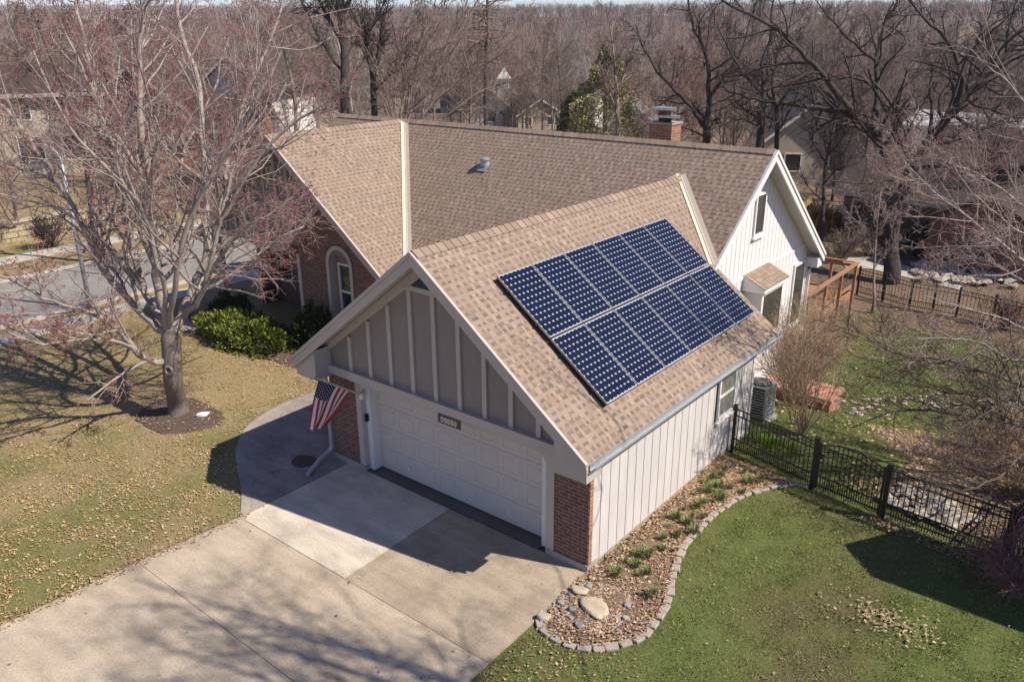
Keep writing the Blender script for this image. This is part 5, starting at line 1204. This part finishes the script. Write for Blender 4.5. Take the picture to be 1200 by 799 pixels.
shrub('red_twig_shrub', 'purplish red twiggy shrub in the bottom right corner before the fence', (6.25, 4.3, 0), 1.35, 1.3, 70, 56, mat('bark_purple', (.24, .15, .14), .9, .3), bud=1, kids=(7, 5, 0), ang=(30, 70))
gp = ground_at((1175, 385)); shrub('red_twig_shrub', 'dark red twiggy shrub at the far fence on the right', tuple(gp), 1.3, .8, 30, 57, bark_dark, bud=2)
for i, (q, lab) in enumerate((((1020, 300), 'low dark leafless hedge plant under the brown house windows'), ((1075, 300), 'dark leafless bush by the brown house brick wall'), ((240, 250), 'bare brown bush on the far lawn behind the maple'), ((60, 290), 'dark arching bush in front of the limestone wall'), ((985, 306), 'reddish leafless bush just beyond the gable eave'))):
    gp = ground_at(q); shrub('bare_shrub', lab, tuple(gp), 1.8, .9, 28, 70+i, [bark_mid, bark_dark][i % 2], rmin=.012, r0=.03)
gp = ground_at((952, 268)); V, Fc, C = blades(500, 1.5, .03, 1.1, 9, [(.5, .33, .13), (.58, .4, .17), (.4, .26, .1)]); o = npmesh('ornamental_grass', V, Fc, gold_m, tone=C); o.location = tuple(gp); o.scale = (1.6, 1.6, 1.2); tag(o, 'golden dry ornamental grass clump beyond the white gable', 'grass plant')
# ------------------------------------------------------------------ streetlight, retaining wall
gp = hit((106, 362), 2, 0); lp_ = thing('street_lamp', 'grey metal street lamp pole at the near kerb', 'street lamp', tuple(gp))
o = MB().tube([(0, 0, -.1), (0, 0, 2.5), (-.0, .0, 5.2)], [.085, .07, .055], 10).build('pole', ac_m, None, smooth=True); o.parent = lp_
o = MB().tube([(0, 0, 5.2), (-.1, 0, 5.5), (-.6, 0, 5.7), (-1.1, 0, 5.72)], [.05, .04, .035, .035], 8).build('arm', ac_m, None, smooth=True); o.parent = lp_
b = MB(); b.prism([(-1.55, -.12, 5.66), (-1.0, -.09, 5.68), (-1.0, .09, 5.68), (-1.55, .12, 5.66)], (0, 0, .11)); o = b.build('lamp_head', ac_m, None, bevel=.02); o.parent = lp_
wl = thing('retaining_wall', 'low yellow limestone block wall across the street', 'wall', (-35.8, 5, 0))
b = MB(); b.box(-36.1, -35.6, -12, 11.5, -.1, .95); b.build('stone_courses', limestone, wl)
b = MB()
for i in range(26): b.box(-36.15, -35.55, -12+i*.9, -12+i*.9+.88, .952, 1.04)
b.build('capstone', stone_tan, wl)
# ------------------------------------------------------------------ neighbouring houses
def hood(label, px_base, w, d, h, rz, wallm, roofm, pitch=.6, axis_='x', wins=((0, .3),), chim=None, name='neighbour_house', depth=None, gfront=None, door=None, floors=1, dz=0, oh=.45):
    B = ground_at(px_base) if depth is None else at(px_base, depth)
    gz = T(B[0], B[1])+dz; root = thing(name, label, 'house', (B[0], B[1], gz), rz=R(rz))
    def P(mb, nm, m_, par=None):
        o = mb.build(nm, m_, None); o.parent = par or root; return o
    # local: x along width, y depth, front wall at y=0 facing -y
    hw = w/2
    mb = MB()
    if axis_ == 'x':
        rh = pitch*d/2
        mb.prism([(-hw, 0, -2), (-hw, d, -2), (-hw, d, h), (-hw, d/2, h+rh), (-hw, 0, h)], (w, 0, 0)); P(mb, 'wall', wallm)
        for s in (0, 1):
            y0, y1 = (-oh, d/2) if s == 0 else (d+oh, d/2); mb = MB(); mb.prism([(-hw-oh, y0, h-oh*pitch+.02), (hw+oh, y0, h-oh*pitch+.02), (hw+oh, y1, h+rh+.02), (-hw-oh, y1, h+rh+.02)], (0, 0, .16)); rf = P(mb, 'roof', roofm)
            MB_ = MB(); MB_.box(-hw-oh, hw+oh, min(y0, y0+(-.03 if s == 0 else .03)), max(y0, y0+(-.03 if s == 0 else .03)), h-oh*pitch-.05, h-oh*pitch+.19); P(MB_, 'fascia', trim_light)
    else:
        rh = pitch*w/2
        mb.prism([(-hw, 0, -2), (hw, 0, -2), (hw, 0, h), (0, 0, h+rh), (-hw, 0, h)], (0, d, 0)); P(mb, 'wall', wallm)
        for s in (-1, 1):
            x0 = s*(hw+oh); mb = MB(); mb.prism([(x0, -oh, h-oh*pitch+.02), (0, -oh, h+rh+.02), (0, d+oh, h+rh+.02), (x0, d+oh, h-oh*pitch+.02)], (0, 0, .16)); rf = P(mb, 'roof', roofm)
            b2 = MB(); b2.prism([(x0, -oh-.03, h-oh*pitch-.04), (0, -oh-.03, h+rh-.04), (0, -oh-.03, h+rh+.2), (x0, -oh-.03, h-oh*pitch+.2)], (0, .028, 0)); P(b2, 'barge_board', trim_white)
    for (wx, wz_, ww, wh) in wins:
        mb = MB(); mb.box(wx-ww/2-.08, wx+ww/2+.08, -.06, -.001, wz_-.08, wz_).box(wx-ww/2-.08, wx+ww/2+.08, -.06, -.001, wz_+wh, wz_+wh+.08).box(wx-ww/2-.08, wx-ww/2, -.06, -.001, wz_, wz_+wh).box(wx+ww/2, wx+ww/2+.08, -.06, -.001, wz_, wz_+wh); f = P(mb, 'window', trim_white); P(MB().box(wx-ww/2, wx+ww/2, -.03, -.001, wz_, wz_+wh), 'pane', glass, f)
    if door: P(MB().box(door[0]-door[1]/2, door[0]+door[1]/2, -.05, -.001, -.1, door[2]), 'door', door[3])
    if chim:
        c_ = P(MB().box(chim[0]-.45, chim[0]+.45, chim[1]-.4, chim[1]+.4, h-.5, chim[2]), 'chimney', brick); P(MB().box(chim[0]-.5, chim[0]+.5, chim[1]-.45, chim[1]+.45, chim[2]+.002, chim[2]+.1), 'crown', found_m, c_)
    return root
hood('dark brown ranch house with brick wall beyond the back garden fence', (1112, 300), 11.5, 9, 2.5, -8, h_brown, shingle_dk, .42, 'x', ((-4.6, .9, 1.2, 1.1), (-2.2, .3, .9, 1.9), (-1.2, .3, .9, 1.9), (2.6, .8, 1.4, 1.3)), chim=(2.2, 3.2, 5.3), dz=.1)
b = MB(); gp = ground_at((1122, 318)); o = thing('brick_outbuilding', 'orange brown brick wing at the right of the brown ranch house', 'building', tuple(gp), rz=R(-8))
w_ = MB().prism([(-1.6, 0, -1), (3.2, 0, -1), (3.2, 0, 2.3), (.8, 0, 3.5), (-1.6, 0, 2.3)], (0, 4, 0)).build('wall', brickmat('brick_far', (.2, .09, .06), (.13, .06, .045), (.18, .13, .1)), None); w_.parent = o
for s in (-1, 1): 
    r_ = MB().prism([(.8+s*2.8, -.3, 2.12), (.8, -.3, 3.52), (.8, 4.3, 3.52), (.8+s*2.8, 4.3, 2.12)], (0, 0, .15)).build('roof', shingle_dk, None); r_.parent = o
hood('tan gabled house with half timbered front beyond the white gable', (950, 228), 7.0, 9, 3.4, 32, h_cream, shingle_gy, .8, 'y', ((-1.6, 1.0, 1.1, 1.2), (1.6, 1.0, 1.1, 1.2)), depth=62)
hood('long pale roofed low building seen through the oak limbs on the right', (1130, 215), 14, 10, 2.6, -15, h_grey, mat('pale_roof', (.58, .57, .56), .7, .25, 3), .45, 'x', ((-3, .9, 1.4, 1.2), (3, .9, 1.4, 1.2)), depth=66)
hood('grey roofed house low behind the oak trunk', (1050, 225), 9, 8, 2.2, 5, h_brown, shingle_gy, .45, 'x', ((-3, .9, 1.4, 1.2), (2, .9, 1.4, 1.2)), depth=64)
hood('brown roofed house at the far right edge behind the red twigs', (1195, 262), 10, 8, 2.6, 10, h_tan, shingle_dk, .5, 'x', ((-3, .9, 1.4, 1.2), (2, .9, 1.4, 1.2)), depth=52)
hood('cream two storey house with white garage door at the left edge across the street', (35, 262), 10.5, 8, 4.9, 62, h_cream, shingle_dk, .35, 'x', ((-3.2, 3.4, 1, 1.4), (-1.3, 3.4, 1, 1.4), (.8, 3.4, 1, 1.4), (2.8, 3.4, 1, 1.4), (1, .9, 1.3, 1.4), (3.4, .9, 1.2, 1.4)), door=(-2.8, 3.4, 2.2, trim_white), depth=53)
hood('dark mauve house seen through the maple branches', (175, 228), 7, 8, 3.6, 38, h_mauve, shingle_dk, .75, 'y', ((-1.6, .9, 1.1, 1.3), (1.6, .9, 1.1, 1.3)), depth=60)
hood('small orange brick house behind the maple, left of the roof end', (248, 226), 7, 7, 2.4, 45, brick_sun, shingle_dk, .5, 'x', ((-2, .8, 1.1, 1.2), (1.4, .8, 1.1, 1.2)), depth=58)
hood('white gabled house behind the maple and the left roof end', (285, 212), 6.5, 9, 4.4, 30, h_white, shingle_dk, .8, 'y', ((-1.5, 3.0, 1, 1.3), (1.5, 3.0, 1, 1.3), (0, .8, 1.4, 1.3)), depth=68)
hood('tan and brick house low behind the maple near the roof end', (330, 190), 8, 8, 3.0, 30, h_tan, shingle_gy, .6, 'y', ((-2, .8, 1.1, 1.2), (2, .8, 1.1, 1.2)), depth=76)
hood('white gabled house peeking over the roof ridge below the distant cupola', (575, 138), 5, 7, 3.0, 32, h_white, shingle_gy, .9, 'y', ((0, 1.0, 1.2, 1.3),), depth=112)
hood('grey roofed white house right of the distant cupola', (652, 122), 11, 8, 3.2, 25, h_white, shingle_gy, .5, 'x', ((-2, .8, 1.2, 1.2), (2, .8, 1.2, 1.2)), depth=116)
hood('brown roofed house just above the ridge left of the evergreen', (632, 140), 6, 7, 2.0, 60, h_tan, shingle_dk, .6, 'y', ((-1.6, .6, 1.0, 1.0), (1.6, .6, 1.0, 1.0)), depth=108)
hood('white house tucked between the evergreen and the chimney', (741, 160), 4.2, 7, 2.6, 30, h_white, shingle_gy, .8, 'y', ((0, .9, 1, 1.2),), depth=72)
hood('dark blue grey house far off left of the cupola', (540, 96), 8, 9, 4.5, 30, h_mauve, shingle_dk, .7, 'x', ((-2, .8, 1.2, 1.2),), depth=150)
# distant cupola tower
B = at((591, 128), 118); gz = T(B[0], B[1]); tw = thing('cupola_tower', 'white tower with a pointed cupola far beyond the roof vent', 'tower', (B[0], B[1], gz), rz=R(30))
ztop = at((591, 84), 118)[2]-gz; zb = at((591, 100), 118)[2]-gz
def pp(mb, nm, m_): o = mb.build(nm, m_, None); o.parent = tw
pp(MB().box(-2.3, 2.3, -2.3, 2.3, -2, zb-1.6), 'wall', h_white)
mb = MB(); mb.v = [(-2.7, -2.7, zb-1.6), (2.7, -2.7, zb-1.6), (2.7, 2.7, zb-1.6), (-2.7, 2.7, zb-1.6), (-.9, -.9, zb-.3), (.9, -.9, zb-.3), (.9, .9, zb-.3), (-.9, .9, zb-.3)]; mb.f = [(0, 1, 5, 4), (1, 2, 6, 5), (2, 3, 7, 6), (3, 0, 4, 7), (3, 2, 1, 0), (4, 5, 6, 7)]; mb.mi = [0]*6; pp(mb, 'roof', shingle_gy)
pp(MB().box(-.7, .7, -.7, .7, zb-.298, zb+1.0), 'cupola', h_white)
mb = MB(); mb.v = [(-.9, -.9, zb+1.002), (.9, -.9, zb+1.002), (.9, .9, zb+1.002), (-.9, .9, zb+1.002), (0, 0, ztop+.6)]; mb.f = [(0, 1, 4), (1, 2, 4), (2, 3, 4), (3, 0, 4), (3, 2, 1, 0)]; mb.mi = [0]*5; pp(mb, 'spire', h_white)
pp(MB().box(-.5, .5, -2.33, -2.301, zb-4, zb-2.6).box(-.5, .5, -2.33, -2.301, zb-6.6, zb-5.2), 'window', glass)
# unseen shed, added off-frame to throw the dark shadow on the side lawn
sd = thing('shadow_shed', 'unseen shed added by the black fence corner to cast the lawn shadow', 'shed', (7.9, 4.7, 0))
b = MB(); b.prism([(6.95, 4.35, -.05), (6.95, 5.75, -.05), (6.95, 5.75, 3.15), (6.95, 5.05, 3.75), (6.95, 4.35, 3.15)], (2.6, 0, 0)); b.build('wall', h_tan, sd)
for s in (-1, 1):
    b = MB(); b.prism([(6.8, 5.05+s*.95, 2.96), (9.7, 5.05+s*.95, 2.96), (9.7, 5.05, 3.78), (6.8, 5.05, 3.78)], (0, 0, .08)); b.build('roof', shingle_dk, sd)
MB().box(7.5, 8.3, 4.31, 4.349, 0, 2.0).build('door', trim_light, sd)
# ------------------------------------------------------------------ generic bare trees for the neighbourhood
def proto(name, seed, H, P, r0, tk, mt_, mb_, bud=None, sides=(6, 4, 3, 3, 3)):
    G = Gen(seed); root = thing(name, 'x', 'tree', (0, 0, 0)); G.manual([np.array((0, 0, -.5)), np.array((0, 0, H*.15)), np.array((G.r.gauss(0, .25), G.r.gauss(0, .25), H*.5)), np.array((G.r.gauss(0, .5), G.r.gauss(0, .5), H*.9))], r0, r0*.25, 0, P, tk, .22)
    tube_mesh('trunk', [o for o in G.out if o[2] == 0], sides, mt_, root); tube_mesh('branches', [o for o in G.out if o[2] > 0], sides, mb_, root)
    if bud: buds_mesh(G.out, 3, bud, .045, bud_m, root, seed)
    return root
PG = dict(seg=[6, 5, 4, 3, 2], wig=[.06, .12, .18, .25, .3], trop=[.02, .06, .06, .04, .02], tip=.35, kids=[14, 9, 6, 4, 0], start=[.3, .2, .15, .1, 0], ratio=[.42, .45, .5, .5, .5], rr=.5, ang=(28, 58), rmin=.014, max=4, mscale=1)
PG2 = dict(PG, ang=(18, 40), trop=[.02, .1, .08, .04, .02]); PG3 = dict(PG, ang=(40, 75), wig=[.08, .2, .26, .3, .3])
protos = [proto('bare_tree', 101, 12, PG, .2, 15, bark_mid, bark_mid), proto('bare_tree', 102, 13, PG2, .18, 14, bark_wood, bark_mid), proto('bare_tree', 103, 12, PG3, .24, 11, bark_wood, bark_wood), proto('bare_tree', 104, 11, PG, .17, 15, bark_light, bark_light, 2), proto('bare_tree', 105, 14, PG2, .2, 15, bark_birch, bark_birch), proto('bare_tree', 106, 10.5, PG, .16, 15, bark_mid, bark_mid, 2)]
ptr = [[(c, []) for c in children(p)] for p in protos]
used = [False]*6
kindn = ['grey brown', 'slender dark', 'crooked dark', 'pale barked red budded', 'white barked', 'red budded']
def inst(k, x, y, s, label, group):
    if used[k]: o = dup(protos[k], (0, 0, 0), tree=ptr[k])
    else: o = protos[k]; used[k] = True
    o.location = (x, y, T(x, y)); o.rotation_euler = (0, 0, random.uniform(0, 6.28)); o.scale = (s, s, s*random.uniform(.92, 1.08)); o['label'] = label; o['group'] = group
houses = [(o.location.x, o.location.y) for o in bpy.data.objects if o.type == 'EMPTY' and o.get('category') in ('house', 'tower', 'building') and o.name != 'house']
rr = random.Random(77)
zones = [(0, 150, 'behind the cream house on the left'), (150, 330, 'in the wood behind the front maple'), (330, 520, 'above the left end of the roof'), (520, 660, 'around the distant cupola'), (660, 800, 'behind the evergreen and chimney'), (800, 930, 'in the wood above the gable peak'), (930, 1210, 'in the wood behind the oak')]
cnt = 0
for i in range(190):
    px_ = rr.uniform(-60, 1260); depth = 48+rr.random()**1.2*95; B = at((px_, 100), depth); x, y = B[0], B[1]
    if any(math.hypot(x-a, y-b2) < 6.5 for a, b2 in houses): continue
    if 905 < px_ < 1180 and depth < 66: continue
    if x > -34 and x < -20 and y < 60: continue
    # keep the sight line to the cupola open
    if 566 < px_ < 618 and depth < 122: continue
    zone = next((z[2] for z in zones if z[0] <= px_ < z[1]), zones[0][2] if px_ < 0 else zones[-1][2])
    wts = [3, 3, 2, 2, 1, 2] if px_ < 380 else ([3, 3, 2, 0, 2, 1] if px_ < 800 else [3, 3, 3, 0, .4, .5])
    k = rr.choices(range(6), wts)[0]; dist = 'nearer' if depth < 75 else ('farther' if depth < 105 else 'distant')
    inst(k, x, y, rr.uniform(.72, 1.08), f'{dist} {kindn[k]} bare tree {zone}', f'{kindn[k]} bare trees, {dist}, {zone}'); cnt += 1
for i in range(8):
    B = at((985+i*30+rr.uniform(-6, 6), 200), rr.uniform(46, 62)); inst(rr.choice((0, 1, 2, 5)), B[0], B[1], rr.uniform(.6, .85), 'bare tree around the roofs of the houses behind the oak', 'bare trees around the roofs behind the oak')
for q, k, s, lab in (((118, 308), 2, .85, 'dark trunked bare tree just across the street, right of the lamp pole'), ((25, 283), 0, .6, 'small bare tree above the limestone wall at the left edge'), ((300, 240), 3, .7, 'pale barked tree behind the maple near the left roof slope'), ((215, 238), 5, .75, 'red budded tree on the far lawn behind the maple'), ((1165, 300), 5, .6, 'red budded tree in front of the brown house'), ((1150, 250), 2, .6, 'crooked dark tree behind the brown house')):
    gp = ground_at(q); inst(k, gp[0], gp[1], s, lab, 'single bare trees near the gardens')
for q, k, s, lab in (((640, 100), 4, .8, 'white barked tree left of the evergreen, far off'), ((655, 100), 4, .85, 'tall white barked tree directly above the evergreen tip'), ((672, 100), 4, .75, 'white barked tree just right of the evergreen tip'), ((690, 100), 4, .8, 'white barked tree between evergreen and chimney')):
    B = at(q, 105+rr.uniform(-12, 12)); inst(k, B[0], B[1], s, lab, 'white barked trees behind the evergreen')
for q_, dd_ in ((600, 84), (622, 78), (636, 90), (648, 82), (612, 96), (580, 100), (562, 90)):
    B = at((q_, 100), dd_); inst(rr.choice((0, 1, 2)), B[0], B[1], rr.uniform(.5, .68) if q_ < 625 and q_ > 565 else .8, 'small bare tree in front of the houses below the distant cupola', 'small bare trees before the houses below the cupola')
print('mid trees', cnt)
for k in range(6):
    if not used[k]:
        for c in children(protos[k]): bpy.data.objects.remove(c)
        bpy.data.objects.remove(protos[k])
# ------------------------------------------------------------------ far wood as one mass
def far_wood(n=5600, seed=9):
    r = np.random.default_rng(seed); V = []; C = []
    for i in range(n):
        t = r.random()**.8; d = 120+t*740; az = _y+R(r.uniform(-37, 37)); x = CAM[0]+d*math.sin(az); y = CAM[1]+d*math.cos(az)
        px_, py_ = project((x, y, 0))
        if 570 < px_ < 612 and d < 135: continue
        z = T(x, y); H = r.uniform(8, 13.5); rad = H*r.uniform(.22, .36); tone = r.uniform(.45, 1.6); kind = r.random()
        col = np.array((.25, .175, .145))*tone if kind < .8 else (np.array((.30, .27, .24))*tone if kind < .9 else np.array((.26, .16, .14))*tone)
        wsc = .5+d/420; k = int(70 if d < 280 else 42)
        # trunk + upright twigs
        a = r.uniform(0, 6.28, k); q = r.random(k)**.5*rad; h0 = r.uniform(.22, .8, k)*H; L = r.uniform(.14, .36, k)*H; P0 = np.stack([x+q*np.cos(a)*.55, y+q*np.sin(a)*.55, z+h0], 1); P1 = P0+np.stack([np.cos(a)*L*.5, np.sin(a)*L*.5, L*r.uniform(.35, 1, k)], 1)
        w = .05*wsc; s = np.array((RT[0], RT[1], 0))*w; sd = np.array((math.cos(az+1.57), -math.sin(az+1.57), 0))
        an = r.uniform(0, 3.14, k); sd = np.stack([np.cos(an), np.sin(an), np.zeros(k)], 1)*w
        V.append(np.stack([P0-sd, P0+sd, P1], 1).reshape(-1, 3)); C.append(np.tile(col, (k*3, 1)))
        tw = .12*wsc; A = np.array([(x-tw, y, z-.5), (x+tw, y, z-.5), (x, y, z+H*.85), (x, y-tw, z-.5), (x, y+tw, z-.5), (x+.1, y, z+H*.85)]); V.append(A); C.append(np.tile(col*.9, (6, 1)))
    V = np.concatenate(V); C = np.concatenate(C); o = npmesh('distant_wood', V, np.arange(len(V)).reshape(-1, 3), wood_far, tone=C); tag(o, 'leafless grey brown wood covering the far hillside up to the skyline', 'wood', kind='stuff')
far_wood()
# ------------------------------------------------------------------ haze
HAZE = True
if HAZE:
    hz = MB().box(-640, 640, -200, 900, -12, 60).build('haze', None); tag(hz, 'thin pale haze over the valley', 'haze', kind='stuff')
    mm = bpy.data.materials.new('haze_air'); mm.use_nodes = True; nt = mm.node_tree; nt.nodes.clear(); ou = nt.nodes.new('ShaderNodeOutputMaterial'); pv_ = nt.nodes.new('ShaderNodeVolumePrincipled'); pv_.inputs['Color'].default_value = (.86, .88, .95, 1); pv_.inputs['Density'].default_value = .0002; pv_.inputs['Anisotropy'].default_value = .2; nt.links.new(pv_.outputs[0], ou.inputs['Volume']); hz.data.materials.append(mm)
# ------------------------------------------------------------------ light, world, camera, render
sun_dir = np.array((.878, .325, 1.0)); sun_dir /= np.linalg.norm(sun_dir)
sl_ = bpy.data.lights.new('sun', 'SUN'); sl_.energy = 5.2; sl_.angle = R(.5); sl_.color = (1, .915, .80); so = bpy.data.objects.new('sun', sl_); COL.objects.link(so); so.rotation_euler = Vector(sun_dir).to_track_quat('Z', 'Y').to_euler(); so.location = (20, 10, 30)
w = bpy.data.worlds.new('World'); sc.world = w; w.use_nodes = True; nt = w.node_tree; bg = nt.nodes['Background']; sk = nt.nodes.new('ShaderNodeTexSky'); sk.sky_type = 'NISHITA'; sk.sun_disc = False; sk.sun_elevation = math.asin(sun_dir[2]); sk.sun_rotation = math.atan2(sun_dir[0], sun_dir[1]); sk.air_density = .8; sk.dust_density = 0.0; sk.ozone_density = 1.2; sk.altitude = 250
tn = nt.nodes.new('ShaderNodeMix'); tn.data_type = 'RGBA'; tn.blend_type = 'MULTIPLY'; tn.inputs[0].default_value = 1; tn.inputs[7].default_value = (.90, .88, 1.05, 1); nt.links.new(sk.outputs[0], tn.inputs[6]); nt.links.new(tn.outputs[2], bg.inputs[0]); bg.inputs[1].default_value = .105
cd = bpy.data.cameras.new('camera'); cam = bpy.data.objects.new('camera', cd); COL.objects.link(cam); sc.camera = cam
cd.sensor_width = 36; cd.sensor_fit = 'HORIZONTAL'; cd.lens = F_PX/1200*36; cd.clip_start = .2; cd.clip_end = 3000
cam.matrix_world = Matrix(((RT[0], UP[0], -FW[0], CAM[0]), (RT[1], UP[1], -FW[1], CAM[1]), (RT[2], UP[2], -FW[2], CAM[2]), (0, 0, 0, 1)))
sc.view_settings.view_transform = 'Standard'; sc.view_settings.look = 'None'; sc.view_settings.exposure = 0.3; sc.view_settings.gamma = 1
sc.render.engine = 'CYCLES'; sc.cycles.volume_step_rate = 10; sc.cycles.volume_bounces = 0
sc.cycles.max_bounces = 5; sc.cycles.transparent_max_bounces = 4
